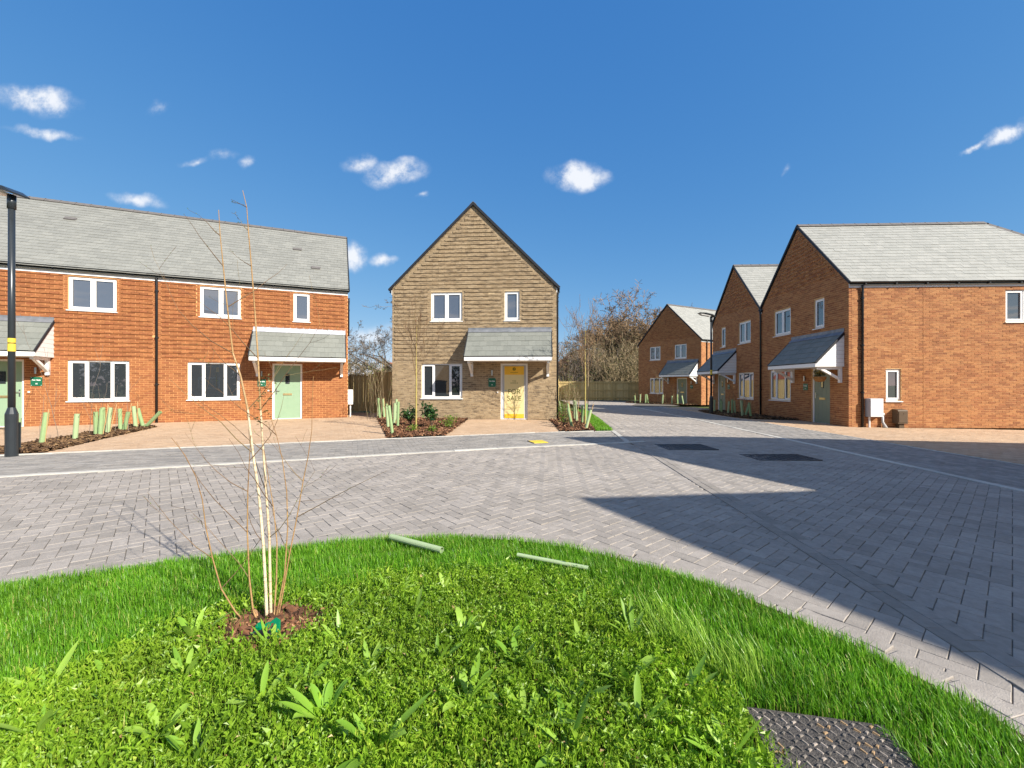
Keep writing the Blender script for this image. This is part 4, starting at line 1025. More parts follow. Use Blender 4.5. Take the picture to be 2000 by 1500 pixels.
# inspection cover sunk in the lawn, bottom right
cv = empty('inspection_cover', (1.125, 1.375, .035), R(-11), 'dark grey inspection cover with raised lugs sunk in the lawn', 'inspection cover')
m = MB(); m.box(-.24, .24, -.27, .27, -.08, 0); m.build('cover_plate', M['cover'], cv)
lg = []
for k in range(6):
    b = MB(); b.add([(-.011, -.005, 0), (.011, -.004, 0), (.011, .004, 0), (-.011, .005, 0), (-.009, -.003, .006), (.009, -.002, .003), (.009, .002, .003), (-.009, .003, .006)], ((4, 5, 6, 7), (0, 1, 5, 4), (1, 2, 6, 5), (2, 3, 7, 6), (3, 0, 4, 7)), rnd=k / 5); lg.append(b.mesh('tread_lug', M['lug']))
for i in range(15):
    for j in range(17):
        x, y = -.215 + i * .0307, -.25 + j * .0312
        if y > -.2 and len(cv.children) < 290: link('tread_lug', random.choice(lg), cv, (x + random.uniform(-.002, .002), y + random.uniform(-.002, .002), 0), (0, 0, R((45 if (i + j) % 2 else -45) + random.uniform(-12, 12))))


# ------------------------------------------------------------------ lawn and ground cover
def scatter(poly, n):
    poly = np.asarray(poly); lo, hi = poly.min(0), poly.max(0); P = rng.random((int(n * 3.2) + 50, 2)) * (hi - lo) + lo
    P = P[inside(poly, P[:, 0], P[:, 1])]
    return P[:n]


def area(poly):
    p = np.asarray(poly); x, y = p[:, 0], p[:, 1]
    return abs(np.dot(x, np.roll(y, 1)) - np.dot(y, np.roll(x, 1))) / 2


def blades(name, P, z, lmin, lmax, wid, mat, bend=.5, wind=(0, 0), parent=None, lens=None):
    n = len(P); L = (rng.random(n) ** .8 * (lmax - lmin) + lmin) if lens is None else lens; a = rng.random(n) * 2 * np.pi
    d = np.stack([np.cos(a), np.sin(a)], 1); sd = np.stack([-d[:, 1], d[:, 0]], 1) * (wid * (.7 + .6 * rng.random(n)))[:, None] / 2
    b = rng.random(n) ** 1.3 * bend; lean = d * (b * L)[:, None] + np.array(wind) * L[:, None]
    V = np.zeros((n, 5, 3)); V[:, 0, :2] = P - sd; V[:, 1, :2] = P + sd
    mid = P + lean * .32; V[:, 2, :2] = mid + sd * .8; V[:, 3, :2] = mid - sd * .8; V[:, 4, :2] = P + lean
    zz = np.asarray(z) if np.ndim(z) else np.full(n, z)
    V[:, 0, 2] = V[:, 1, 2] = zz - .005; V[:, 2, 2] = V[:, 3, 2] = zz + L * .58; V[:, 4, 2] = zz + L * np.sqrt(np.clip(1 - (b * .9) ** 2, .1, 1))
    o = np.arange(n)[:, None] * 5
    me = np_mesh(name, V.reshape(-1, 3), o + np.array([[0, 1, 2, 3]]), o + np.array([[3, 2, 4]]), mat=mat, rnd=np.repeat(rng.random(n), 5))
    return link(name, me, parent)


WEED = [(-1.25, 2.62), (-1.75, 2.3), (-1.9, 1.95), (-2.15, 1.6), (-2.3, 1.1), (1.0, 1.1), (.93, 1.62), (.78, 1.98), (.70, 2.35), (.55, 2.72), (.2, 2.86), (-.35, 2.9), (-.85, 2.8)]
isl_z = lambda x, y: .02 + 0 * x
isl = [(x - .03, y - .03) for x, y in ISL]
island = sheet('lawn_soil', [(x, y) for x, y in ISL] + [(-9.5, -3)], M['soil'], dz=.0, label='soil of the rounded lawn island in the foreground', cat='ground', kind='structure')
for v in island.data.vertices: v.co.z = .008
lawn_view = [p for p in isl if p[0] > -4.8] + [(1.95, 1.0), (-4.7, 1.0)]
lawn_view = [(-4.6, 2.1)] + [p for p in isl if -4.5 < p[0]][:-1] + [(1.95, .9), (-4.6, .9)]
P = scatter(lawn_view, int(area(lawn_view) * 15000))


def edge_dist(poly, P):
    d = np.full(len(P), 9.0); q = np.asarray(poly, float)
    for a, b in zip(q, np.roll(q, -1, 0)):
        ab = b - a; t_ = np.clip(((P - a) @ ab) / (ab @ ab), 0, 1); d = np.minimum(d, np.hypot(*(P - a - t_[:, None] * ab).T))
    return d


w_in = inside(WEED, P[:, 0], P[:, 1]); e = rng.random(len(P)); w_d = edge_dist(WEED, P); cov = (np.abs(P[:, 0] - 1.125) < .24) & (np.abs(P[:, 1] - 1.375 + .19 * (P[:, 0] - 1.125)) < .28)
keep = (~w_in | (e < np.maximum(.05, .75 * np.exp(-w_d / .09)))) & ~cov & ((np.abs(P[:, 0]) < 1.32 * P[:, 1]))
P = P[keep]
edge_d = np.min(np.hypot(P[:, None, 0] - np.array([p[0] for p in ISL])[None], P[:, None, 1] - np.array([p[1] for p in ISL])[None]), axis=1)
tuft = .5 + .5 * np.sin(P[:, 0] * 7 + np.sin(P[:, 1] * 9) * 2) * np.sin(P[:, 1] * 8 + 1.3 * np.sin(P[:, 0] * 5))
ln = (.035 + .05 * rng.random(len(P)) ** .8) * (.75 + .5 * tuft)
g = blades('lawn_grass', P, .008, 0, 0, .0038, M['grass'], bend=.75, wind=(-.08, .04), lens=ln)
tag(g, 'bright green mown grass ringing the lawn island', 'grass', kind='stuff')
outer = [(-7.0, 1.2)] + [p for p in isl if p[0] > -6.9][:-1] + [(1.95, -1.6), (-7.0, -1.6)]
Po = scatter(outer, int(area(outer) * 4200)); vis_ = inside(lawn_view, Po[:, 0], Po[:, 1]) & (np.abs(Po[:, 0]) < 1.32 * Po[:, 1]); cov = (np.abs(Po[:, 0] - 1.125) < .25) & (np.abs(Po[:, 1] - 1.375 + .19 * (Po[:, 0] - 1.125)) < .29)
Po = Po[~vis_ & ~cov & ~inside(WEED, Po[:, 0], Po[:, 1])]
tag(blades('lawn_grass', Po, .008, .04, .09, .007, M['grass'], bend=.75), 'green grass of the lawn island around the viewer', 'grass', kind='stuff')
P2 = np.concatenate([scatter([(cx_ - .09, cy_ - .06), (cx_ + .09, cy_ - .06), (cx_ + .09, cy_ + .06), (cx_ - .09, cy_ + .06)], 90) for cx_, cy_ in ((.78, 2.1), (.92, 1.95), (1.0, 1.82), (.8, 2.3), (1.08, 1.92), (.9, 2.12))])
g2 = blades('long_grass', P2, .008, .08, .19, .0042, M['broad'], bend=.6, wind=(-.25, .1)); tag(g2, 'longer pale grass between the mown edge and the weeds', 'grass', kind='stuff')
Pr = scatter(GRASS_R, int(area(GRASS_R) * 2600)); gs = blades('verge_grass', Pr, Gv(Pr[:, 0], Pr[:, 1]), .05, .1, .012, M['grass'], bend=.6)
tag(gs, 'wedge of bright green grass beside the bed of the tan house', 'grass', kind='stuff')
sheet('verge_soil', GRASS_R, M['soil'], dz=-.002, label='soil under the small grass wedge', cat='ground', kind='structure')


def leaf_pts(l, w, cup=.25, droop=.3):
    """a leaf of two quads along x with a folded midrib: 6 points, 2 quads + tip quads"""
    return np.array([(0, 0, 0), (l * .45, w / 2, w * cup + l * .06), (l, 0, -l * droop * .3), (l * .45, -w / 2, w * cup + l * .06), (l * .45, 0, l * .06)])


LEAF_T = np.array([(0, 4, 1), (1, 4, 2), (2, 4, 3), (3, 4, 0)])


def leaves(name, C, azim, pitch, size, asp, mat, rnd=None, parent=None, droop=.3, roll=None):
    """many single leaves: base points C (n,3), azimuth, pitch above horizontal, length, aspect"""
    n = len(C); T = leaf_pts(1, 1, .22, droop); V = np.repeat(T[None], n, 0) * np.stack([size, size * asp, size], -1)[:, None, :]
    cp, sp = np.cos(pitch)[:, None], np.sin(pitch)[:, None]
    X = V[..., 0] * cp - V[..., 2] * sp; Z = V[..., 0] * sp + V[..., 2] * cp; Y = V[..., 1]
    if roll is not None:
        Z = Z + Y * roll[:, None]
    ca_, sa_ = np.cos(azim)[:, None], np.sin(azim)[:, None]
    W = np.stack([X * ca_ - Y * sa_, X * sa_ + Y * ca_, Z], -1) + C[:, None, :]
    F = (LEAF_T[None] + (np.arange(n) * 5)[:, None, None]).reshape(-1, 3)
    return link(name, np_mesh(name, W.reshape(-1, 3), None, F, mat=mat, rnd=np.repeat(rng.random(n) if rnd is None else rnd, 5), smooth=False), parent)


MULCH_C = (-1.30, 2.27)
WIDE = [(x * 1.16 + .08, (y - 1.9) * 1.2 + 1.9) for x, y in WEED]
S = scatter(WIDE, int(area(WIDE) * 2000)); S_in = inside(WEED, S[:, 0], S[:, 1])
S = S[S_in | (rng.random(len(S)) < .6 * np.exp(-edge_dist(WEED, S) / .07))]; S = S[~((np.abs(S[:, 0] - 1.125) < .25) & (np.abs(S[:, 1] - 1.375 + .19 * (S[:, 0] - 1.125)) < .29))]
S = S[np.hypot(S[:, 0] - MULCH_C[0], (S[:, 1] - MULCH_C[1]) * 1.5) > .24 + .05 * rng.random(len(S))]
gap = np.sin(S[:, 0] * 5.3 + 2 * np.sin(S[:, 1] * 4.1)) * np.sin(S[:, 1] * 6.1 + S[:, 0])
S = S[rng.random(len(S)) < .82 + .25 * gap]
typ = rng.choice(4, len(S), p=[.42, .24, .2, .14]); clump = np.sin(S[:, 0] * 3.1 + 1.7 * np.sin(S[:, 1] * 2.7)) * np.sin(S[:, 1] * 3.7 + S[:, 0] * 1.3)
typ = np.where((clump > .35) & (typ == 0), 1, typ); typ = np.where((clump < -.4) & (typ == 0), 2, typ)
hgt = (np.array([.05, .06, .035, .03])[typ] + np.array([.05, .05, .03, .05])[typ] * rng.random(len(S)) ** 1.4)
k = 11; n = len(S)
t = np.tile((np.arange(k) + .6) / k, (n, 1)); az0 = rng.random((n, 1)) * 6.28; tl = rng.random((n, 1)) * .9
sx = np.cos(az0) * tl; sy = np.sin(az0) * tl
base = np.stack([S[:, 0][:, None] + sx * t * hgt[:, None] + rng.normal(0, .012, (n, k)), S[:, 1][:, None] + sy * t * hgt[:, None] + rng.normal(0, .012, (n, k)), .008 + t * hgt[:, None]], -1).reshape(-1, 3)
az = (az0 + np.arange(k)[None] * 2.4 + rng.normal(0, .4, (n, k))).ravel(); pt = (np.array([.15, .5, .1, .35])[typ][:, None] + .8 * t + rng.normal(0, .32, (n, k))).ravel()
sz = (np.array([.019, .03, .015, .04])[typ][:, None] * (.75 + .7 * rng.random((n, 1))) * (1.15 - .45 * t)).ravel() * (.7 + .6 * rng.random(n * k)); asp = np.repeat(np.array([.6, .2, .85, .42])[typ], k) * rng.uniform(.8, 1.2, n * k)
rr = np.clip(np.repeat(.25 + .5 * rng.random(n) + .15 * clump, k) + rng.normal(0, .14, n * k), 0, 1)
gc = leaves('ground_cover', base, az, pt, sz, asp, M['cover_leaf'], rr, roll=rng.normal(0, .3, n * k)); tag(gc, 'dense low leafy weeds covering the middle of the lawn island', 'weeds', kind='stuff')
F_ = scatter(WEED, int(area(WEED) * 7500)); F_ = F_[np.hypot(F_[:, 0] - MULCH_C[0], (F_[:, 1] - MULCH_C[1]) * 1.5) > .26]
tag(blades('weed_grass', F_, .008, .02, .085, .0034, M['cover_leaf'], bend=.9), 'fine grass growing between the low weeds', 'grass', kind='stuff')
DL = scatter(WEED, 420); nd_ = len(DL); tag(leaves('dead_leaf', np.concatenate([DL, rng.uniform(.02, .07, (nd_, 1))], 1), rng.random(nd_) * 6.28, rng.normal(.2, .4, nd_), rng.uniform(.012, .035, nd_), rng.uniform(.2, .6, nd_), M['straw']), 'dry brown leaves and stalks caught in the weeds', 'leaves', kind='stuff')


# broad leaved weeds, each a plant of its own
def long_leaf(l, w, arch, k):
    nn = 7; V = []; F = []
    for i in range(nn):
        s = i / (nn - 1); ww = w * (math.sin(math.pi * min(1, s * .93 + .07)) ** .75) * (.35 + .65 * min(1, s * 2.2)) if i < nn - 1 else .001
        x = l * s * (1 - arch * .35 * s); z = l * (s * .95 - arch * .75 * s * s); V += [(x * .55, -ww / 2, z + ww * .16), (x * .55, 0, z), (x * .55, ww / 2, z + ww * .16)]
    for i in range(nn - 1):
        a = i * 3; F += [(a, a + 1, a + 4, a + 3), (a + 1, a + 2, a + 5, a + 4)]
    return np_mesh('leaf', np.array(V), np.array(F), mat=M['broad'], rnd=np.full(len(V), k), smooth=True)


LEAVES = [long_leaf(1, random.uniform(.11, .18), random.uniform(.1, .8), random.random()) for _ in range(14)]
spots = [(-.93 * 0 + -1.62, 2.13, 1.25), (.36, 2.56, 1.0), (.5, 1.83, 1.3), (-.18, 1.72, 1.25), (-.72, 1.62, 1.2), (-1.02, 1.70, 1.0), (-1.45, 1.86, 1.0), (-1.78, 1.84, .9), (-.12, 2.72, .9), (-.75, 2.6, .95), (-.25, 2.17, 1.05), (-.86, 2.1, 1.15),
         (-1.2, 2.08, .8), (.02, 1.95, .9), (-.55, 2.35, .9), (.15, 2.3, .8), (.62, 2.15, 1.0), (.55, 2.25, .9), (-.5, 1.5, 1.2), (.2, 1.5, 1.1), (-1.3, 1.55, 1.1), (-1.75, 1.55, 1.0), (-.1, 2.42, .7), (.35, 2.05, .8), (-1.05, 2.5, .8), (-1.5, 2.4, .8), (.72, 1.75, 1.0), (-1.95, 1.75, 1.0), (-.95, 2.35, .8), (.4, 2.35, .9), (-.42, 2.62, .8), (-.02, 2.1, .8), (-.9, 1.8, 1.0), (.05, 1.62, 1.0), (.48, 1.6, 1.0), (-1.6, 1.7, .9), (-.3, 2.85, .8),
         (-.35, 1.95, .9), (-.65, 1.9, .8), (.25, 1.72, .95), (-1.1, 1.45, 1.1), (.75, 1.45, 1.1)]
NTH = ['first', 'second', 'third', 'fourth', 'fifth', 'sixth', 'seventh', 'eighth', 'ninth', 'tenth', 'eleventh', 'twelfth', 'thirteenth', 'fourteenth', 'fifteenth', 'sixteenth', 'seventeenth', 'eighteenth', 'nineteenth', 'twentieth', 'twenty-first']
WEEDLAB = {}
for lo_, hi_, nm_ in ((0, 1.76, 'nearest band of the weeds'), (1.76, 2.2, 'middle band of the weeds'), (2.2, 9, 'far band of the weeds')):
    for k_, i_ in enumerate(sorted([i for i, p in enumerate(spots) if lo_ <= p[1] < hi_], key=lambda i: spots[i][0] / spots[i][1])): WEEDLAB[i_] = f'{NTH[k_]} rosette of long pale leaves from the left in the {nm_}'
for i, (x, y, s) in enumerate(spots):
    o = empty('broadleaf_weed', (x, y, .02), random.uniform(0, 6.28), WEEDLAB[i], 'weed', 'broad leaved weeds on the lawn island')
    nl = random.randint(11, 16)
    for j in range(nl):
        sc_ = s * random.uniform(.12, .23)
        lf = link('leaf', random.choice(LEAVES), o, (0, 0, 0), (random.uniform(-.12, .12), random.uniform(-.1, 1.05), j * 6.28 / nl * 1.6 + random.uniform(-.4, .4))); lf.scale = (sc_,) * 3


# ------------------------------------------------------------------ bark mulch
def chips(name, poly, n, mat, l=.035, parent=None, zf=None, h=.02):
    P = scatter(poly, n); n = len(P); a = rng.random(n) * 6.28; L = l * (.5 + rng.random(n)); W = L * (.22 + .3 * rng.random(n)); tl = rng.normal(0, .3, n)
    z = (Gv(P[:, 0], P[:, 1]) if zf is None else zf(P)) + rng.random(n) * h
    T = np.array([(-.5, -.5, 0), (.5, -.4, 0), (.5, .4, 0), (-.5, .5, 0), (-.45, -.35, .16), (.45, -.3, .16), (.4, .3, .16), (-.45, .35, .16)])
    x = T[None, :, 0] * L[:, None]; y = T[None, :, 1] * W[:, None]; zz = T[None, :, 2] * L[:, None] + x * tl[:, None]
    V = np.stack([x * np.cos(a)[:, None] - y * np.sin(a)[:, None] + P[:, 0][:, None], x * np.sin(a)[:, None] + y * np.cos(a)[:, None] + P[:, 1][:, None], zz + z[:, None]], -1)
    F = (BOXF[None] + (np.arange(n) * 8)[:, None, None]).reshape(-1, 4)
    return link(name, np_mesh(name, V.reshape(-1, 3), F, mat=mat, rnd=np.repeat(rng.random(n), 8)), parent)


def bed(poly, label, n, mat, l, dz=.02):
    sh = sheet('mulch_bed', poly, M['soil'], dz=dz, label='earth of the ' + label, cat='flower bed', kind='structure')
    return tag(chips('bark_mulch', poly, n, mat, l, h=dz + .03), 'bark chips on the ' + label, 'mulch', kind='stuff')


bed(BED_L, 'slanting bed before the orange terrace', 7000, M['mulch_d'], .085)
bed(BED_C, 'bed under the front window of the tan house', 9000, M['mulch'], .08)
bed(BED_R, 'bed along the right side of the tan house', 5000, M['mulch'], .08)
bed(BED_H2, 'bed before the middle red house', 3500, M['mulch_d'], .1)
bed(BED_H3, 'bed before the farthest red house', 2500, M['mulch_d'], .12)
ring = [(MULCH_C[0] + .31 * math.cos(t) * (1 + .12 * math.sin(3 * t)), MULCH_C[1] + .2 * math.sin(t) * (1 + .1 * math.cos(2 * t))) for t in np.linspace(0, 6.28, 24)[:-1]]
mz = lambda P: .012 + .03 * np.clip(1 - np.hypot((P[:, 0] - MULCH_C[0]) / .32, (P[:, 1] - MULCH_C[1]) / .22), 0, 1)
tag(chips('bark_mulch', ring, 1900, M['mulch'], .032, zf=mz, h=.015), 'ring of bark chips round the foot of the sapling', 'mulch', kind='stuff')
tag(chips('bark_mulch', [(MULCH_C[0] + 1.3 * (x - MULCH_C[0]), MULCH_C[1] + 1.3 * (y - MULCH_C[1])) for x, y in ring], 160, M['mulch'], .06, zf=lambda P: mz(P) + .012, h=.012), 'larger loose bark pieces scattered round the sapling', 'mulch', kind='stuff')


# ------------------------------------------------------------------ stems and twigs
def segs_mesh(name, segs, mat, n=4, parent=None):
    A = np.array([[*s[0], *s[1], s[2], s[3], s[4] if len(s) > 4 else .5] for s in segs], float); m = len(A)
    p, q = A[:, :3], A[:, 3:6]; d = q - p; d /= np.linalg.norm(d, axis=1)[:, None] + 1e-9
    ref = np.where(np.abs(d[:, 2:3]) < .9, np.array([[0, 0, 1.]]), np.array([[1., 0, 0]])); u = np.cross(d, ref); u /= np.linalg.norm(u, axis=1)[:, None] + 1e-9; v = np.cross(d, u)
    V = np.zeros((m, 2 * n, 3))
    for k in range(n):
        c, s = math.cos(6.2832 * k / n), math.sin(6.2832 * k / n); o = u * c + v * s
        V[:, k] = p + o * A[:, 6:7]; V[:, n + k] = q + o * A[:, 7:8]
    F = np.array([(k, (k + 1) % n, n + (k + 1) % n, n + k) for k in range(n)])
    FF = (F[None] + (np.arange(m) * 2 * n)[:, None, None]).reshape(-1, 4)
    return link(name, np_mesh(name, V.reshape(-1, 3), FF, mat=mat, rnd=np.repeat(A[:, 8], 2 * n), smooth=n > 4), parent)


def twig(rs, p, d, L, r, depth, out, spread=.6, up=.15, wig=.16, kids=3, n=5, shrink=.62, tint=None, rmin=.0012):
    p = Vector(p); d = Vector(d).normalized(); tt = rs.random() if tint is None else tint
    for i in range(n):
        r0 = max(rmin, r * (1 - .75 * i / n)); r1 = max(rmin * .8, r * (1 - .75 * (i + 1) / n))
        d = (d + Vector((rs.gauss(0, wig), rs.gauss(0, wig), rs.gauss(0, wig) + up * .3))).normalized(); q = p + d * (L / n)
        out.append((p, q, r0, r1, tt))
        if depth > 0 and i >= (1 if n > 2 else 0):
            for _ in range(kids if rs.random() < .8 else kids - 1):
                if rs.random() < kids / n + .25:
                    sd = Vector((rs.gauss(0, 1), rs.gauss(0, 1), rs.gauss(0, .7) + up)).normalized()
                    twig(rs, q, (d * (1 - spread) + sd * spread), L * shrink * rs.uniform(.6, 1.1), r1 * .62, depth - 1, out, spread, up, wig, kids, max(3, n - 1), shrink, None if tint is None else tint, rmin)
        p = q


# the multi-stemmed sapling in the foreground
rs = random.Random(3)
TD = 2.30
wp = lambda x, y, dy=0.0: Vector(((x - 1000) * (TD + dy) / 820, TD + dy, CAM_H + (750 - y) * (TD + dy) / 820))
sap = empty('sapling', (-1.33, 2.30, .01), 0, 'bare multi-stemmed young birch planted in the lawn island', 'tree')
stems = [([(522, 1226), (519, 1150), (514, 1060), (505, 960), (494, 885), (484, 800), (470, 735), (455, 690), (444, 600), (436, 520), (430, 460), (427, 410)], 0.0, .0088, .95),
         ([(530, 1224), (528, 1150), (526, 1050), (520, 960), (514, 880), (509, 800), (504, 700), (498, 610), (491, 520), (485, 450), (482, 405), (474, 372)], .05, .008, .85),
         ([(506, 1230), (494, 1190), (487, 1130), (483, 1040), (484, 960), (487, 900), (490, 850)], -.04, .0058, .35),
         ([(488, 1234), (460, 1195), (432, 1150), (415, 1090), (402, 1030), (395, 975), (382, 930), (362, 890), (335, 855)], -.08, .0046, .3),
         ([(540, 1220), (552, 1160), (566, 1080), (580, 1010), (592, 940), (602, 890), (609, 840), (610, 780), (612, 735)], .1, .0046, .3),
         ([(536, 1216), (556, 1120), (562, 1030), (560, 960), (551, 895), (540, 850), (530, 820)], .04, .0044, .3),
         ([(534, 1214), (540, 1130), (541, 1060), (534, 990), (524, 930), (516, 880)], .0, .0048, .5)]
st = []; tw_ = []
for pts, dy, r, tint in stems:
    pp = [wp(x, y, dy * (1226 - y) / 500) for x, y in pts]; pp[0].z = .0
    for i in range(len(pp) - 1):
        f0, f1 = 1 - .8 * i / (len(pp) - 1), 1 - .8 * (i + 1) / (len(pp) - 1)
        st.append((pp[i], pp[i + 1], max(.0016, r * f0), max(.0014, r * f1), tint if i < len(pp) * .4 else max(0, tint - .55) if i > len(pp) * .55 else tint * .6))
    for i in range(2, len(pp) - 1):
        for _ in range(2 if r > .009 and i > 3 else 1):
            if rs.random() < (.85 if r > .0075 else .5):
                sd = rs.choice((-1, 1)); dd_ = Vector((sd * rs.uniform(.5, 1.0), rs.uniform(-.5, .5), rs.uniform(.35, .9))); room = max(.15, min(1.0, (2.42 - pp[i].z) / .75))
                twig(rs, pp[i], dd_, rs.uniform(.3, .64) * room, .0026, 2, tw_, spread=.5, up=.2, wig=.1, kids=1, n=5, shrink=.5, rmin=.0008)
SO = Vector(sap.location); st = [(a - SO, b - SO, *r_) for a, b, *r_ in st]; tw_ = [(a - SO, b - SO, *r_) for a, b, *r_ in tw_]
segs_mesh('trunk', st, M['birch'], 8, sap); segs_mesh('crown', tw_, M['twig_b'], 4, sap)
bc = np.array([[*s[1]] for s in tw_ if rs.random() < .35]); nb = len(bc)
leaves('bud', bc, rng.random(nb) * 6.28, rng.random(nb), np.full(nb, .009), np.full(nb, .5), M['fresh'], parent=sap)
lp = [-SO + wp(525 + rs.uniform(-22, 12) - (y - 740) * .12, y, rs.uniform(-.03, .03)) for y in np.linspace(735, 830, 42)]; lp = np.array([[*p] for p in lp]); nl = len(lp)
leaves('leaf_cluster', lp, rng.random(nl) * 6.28, rng.random(nl) - .3, rng.uniform(.015, .03, nl), np.full(nl, .6), M['olive'], parent=sap)

# green plastic tree anchor with its black strap at the foot of the sapling
ga = empty('tree_anchor', (-1.255, 2.165, .045), R(-25), 'folded green plastic tree tie with black strap lying by the sapling', 'tree tie')
m = MB(); m.prism([(-.06, -.035), (.075, -.05), (.085, -.035), (.01, .045), (-.02, .05), (-.05, .01)], 'z', .0, .012); m.tube([(-.03, .0, .012), (-.03, .0, .024)], .02, 12); m.tube([(.015, -.01, .012), (.015, -.01, .02)], .014, 12)
a1 = m.build('buckle', M['greenp'], ga, rot=(R(38), R(-6), 0), loc=(.01, .02, .015))
m = MB(); m.tube([(-.075, .012, .006), (-.075, .012, .022)], .019, 12); m.prism([(-.09, -.06), (-.02, -.03), (-.03, .0), (-.085, .0)], 'z', .0, .014); m.build('hook', M['greenp'], ga, rot=(R(30), 0, 0))
m = MB(); m.bar((-.055, -.05, .012), (.0, -.035, .028), .03, .006); m.bar((.0, -.035, .028), (.08, -.04, .02), .03, .006); m.build('strap', M['rubber'], ga)
m = MB(); m.bar((-.1, -.06, -.02), (-.05, -.045, .015), .028, .007); m.build('tail', M['greenp'], ga)


# ------------------------------------------------------------------ tree guards
def guard_mesh(h, r, k):
    n = 10; V = []; F = []
    for z, rr_ in ((0, r), (h, r * 1.02), (h, r * .86), (.02, r * .84)):
        for i in range(n): t = 6.2832 * i / n; V.append((rr_ * math.cos(t), rr_ * math.sin(t), z))
    for ring_ in range(3):
        for i in range(n): F.append((ring_ * n + i, ring_ * n + (i + 1) % n, (ring_ + 1) * n + (i + 1) % n, (ring_ + 1) * n + i))
    return np_mesh('tube', np.array(V), F, mat=M['guard'], rnd=np.full(len(V), k))


GM = [guard_mesh(.62, .042, random.random()) for _ in range(6)]
cm = MB(); cm.tube([(0, 0, 0), (.01, .004, .78)], .008, 6); CANE = cm.mesh('cane', M['cane'])
ORD = ['first', 'second', 'third', 'fourth', 'fifth', 'sixth', 'seventh', 'eighth', 'ninth', 'tenth', 'eleventh', 'twelfth', 'thirteenth']


def guards(spots, where, group, lean=.12, hs=1.0, sticks=True, wide=1.0):
    spots = sorted(spots, key=lambda p: p[0] / p[1])
    for i, p in enumerate(spots):
        x, y = p[:2]; tl = p[2] if len(p) > 2 else random.gauss(0, lean)
        o = empty('tree_guard', (x, y, G(x, y) + .02), 0, f'{NTH[i]} pale green tree guard from the left {where}', 'tree guard', group)
        o.rotation_euler = (random.gauss(0, lean * .5), tl, random.uniform(0, 6))
        o.rotation_mode = 'ZXY'; o.rotation_euler = (random.gauss(0, lean * .5), tl, 0)
        t = link('tube', random.choice(GM), o); t.scale = (wide * 1.0, wide * 1.0, hs * random.uniform(.85, 1.12))
        if sticks and random.random() < .7: link('cane', CANE, o, (.05, .02, 0), (random.gauss(0, .04), random.gauss(0, .06), 0))
        if sticks:
            tg = []; twig(random, (0, 0, .3 * hs), (random.gauss(0, .2), random.gauss(0, .2), 1), random.uniform(.5, .85), .006, 1, tg, wig=.12, kids=1, n=5, rmin=.003); segs_mesh('whip', tg, M['twig_b'], 4, o)


guards([(-10.55, 8.95, .03), (-10.25, 9.15, .12), (-10.15, 9.75, .06), (-10.62, 10.72, .03), (-10.45, 10.65, .05), (-11.0, 11.3, -.02), (-10.75, 11.15, .08), (-11.05, 11.85, -.03), (-10.9, 11.8, .22), (-11.25, 12.55, -.06), (-11.2, 12.75, -.2), (-10.98, 12.55, .8)], 'in the bed before the terrace', 'tree guards before the terrace', wide=1.15)
guards([(-5.3, 16.6, .02), (-5.0, 15.9, -.08), (-4.9, 16.1, -.1), (-4.3, 14.5, -.03), (-3.72, 12.6, -.05), (-3.15, 11.05, -.12), (-3.82, 13.6, .04), (-4.0, 14.4, .06), (-3.5, 12.85, .02)], 'in the bed left of the tan house', 'tree guards beside the tan house', hs=1.15)
guards([(2.2, 18.6, -.2), (1.85, 12.95, -.22), (1.9, 13.5, -.15), (2.4, 16.1, -.02), (2.4, 15.5, -.1), (2.3, 15.0, -.05), (2.42, 14.5, 0), (2.2, 12.5, .25), (2.5, 14.3, .05)], 'in the bed right of the tan house', 'tree guards along the branch road', hs=1.1)
guards([(10.95, 23.2, .05), (10.75, 22.3, 0), (11.2, 22.6, .08), (10.72, 21.5, .06), (10.7, 20.8, .1), (10.7, 20.4, -.05), (11.0, 20.7, -.05), (10.42, 19.0, -.06), (10.68, 19.4, -.05), (10.62, 19.1, .3), (10.5, 18.45, -.12)], 'before the middle red house', 'tree guards before the middle red house', wide=1.1, hs=1.05)
guards([(9.9, 33.7, -.1), (10.3, 33.8, .05), (10.55, 33.2, 0), (10.8, 33.3, -.15), (11.6, 32.4, .05), (12.2, 32.0, 0), (12.5, 31.7, 0), (12.9, 31.6, -.2)], 'before the farthest red house', 'tree guards before the farthest house', wide=1.3, hs=1.1)
for (x0, y0, x1, y1, lab, r_, half) in ((-.985, 3.42, -.53, 3.17, 'pale green tree guard tube lying on the lawn near the sapling', .024, 0), (.04, 3.06, .52, 2.86, 'split pale green tree guard lying on the lawn at the right', .015, 1)):
    m = MB(); p, q = Vector((x0, y0, .085)), Vector((x1, y1, .075)); d = (q - p).normalized(); s = d.cross(Vector((0, 0, 1))); n = 14; V = []; F = []; a0, a1 = (0, 6.2832) if not half else (-.3, 2.9)
    for c in (p, q):
        for rr_ in (r_, r_ - .003):
            for i in range(n): t = a0 + (a1 - a0) * i / (n - (0 if not half else 1)); V.append(c + s * math.cos(t) * rr_ + Vector((0, 0, 1)) * math.sin(t) * rr_)
    for i in range(n if not half else n - 1):
        j = (i + 1) % n; F += [(i, j, 2 * n + j, 2 * n + i), (n + j, n + i, 3 * n + i, 3 * n + j), (i, n + i, n + j, j), (2 * n + i, 2 * n + j, 3 * n + j, 3 * n + i)]
    m.add(V, F, .9); tag(m.build('tree_guard', M['guard'], smooth=False), lab, 'tree guard')


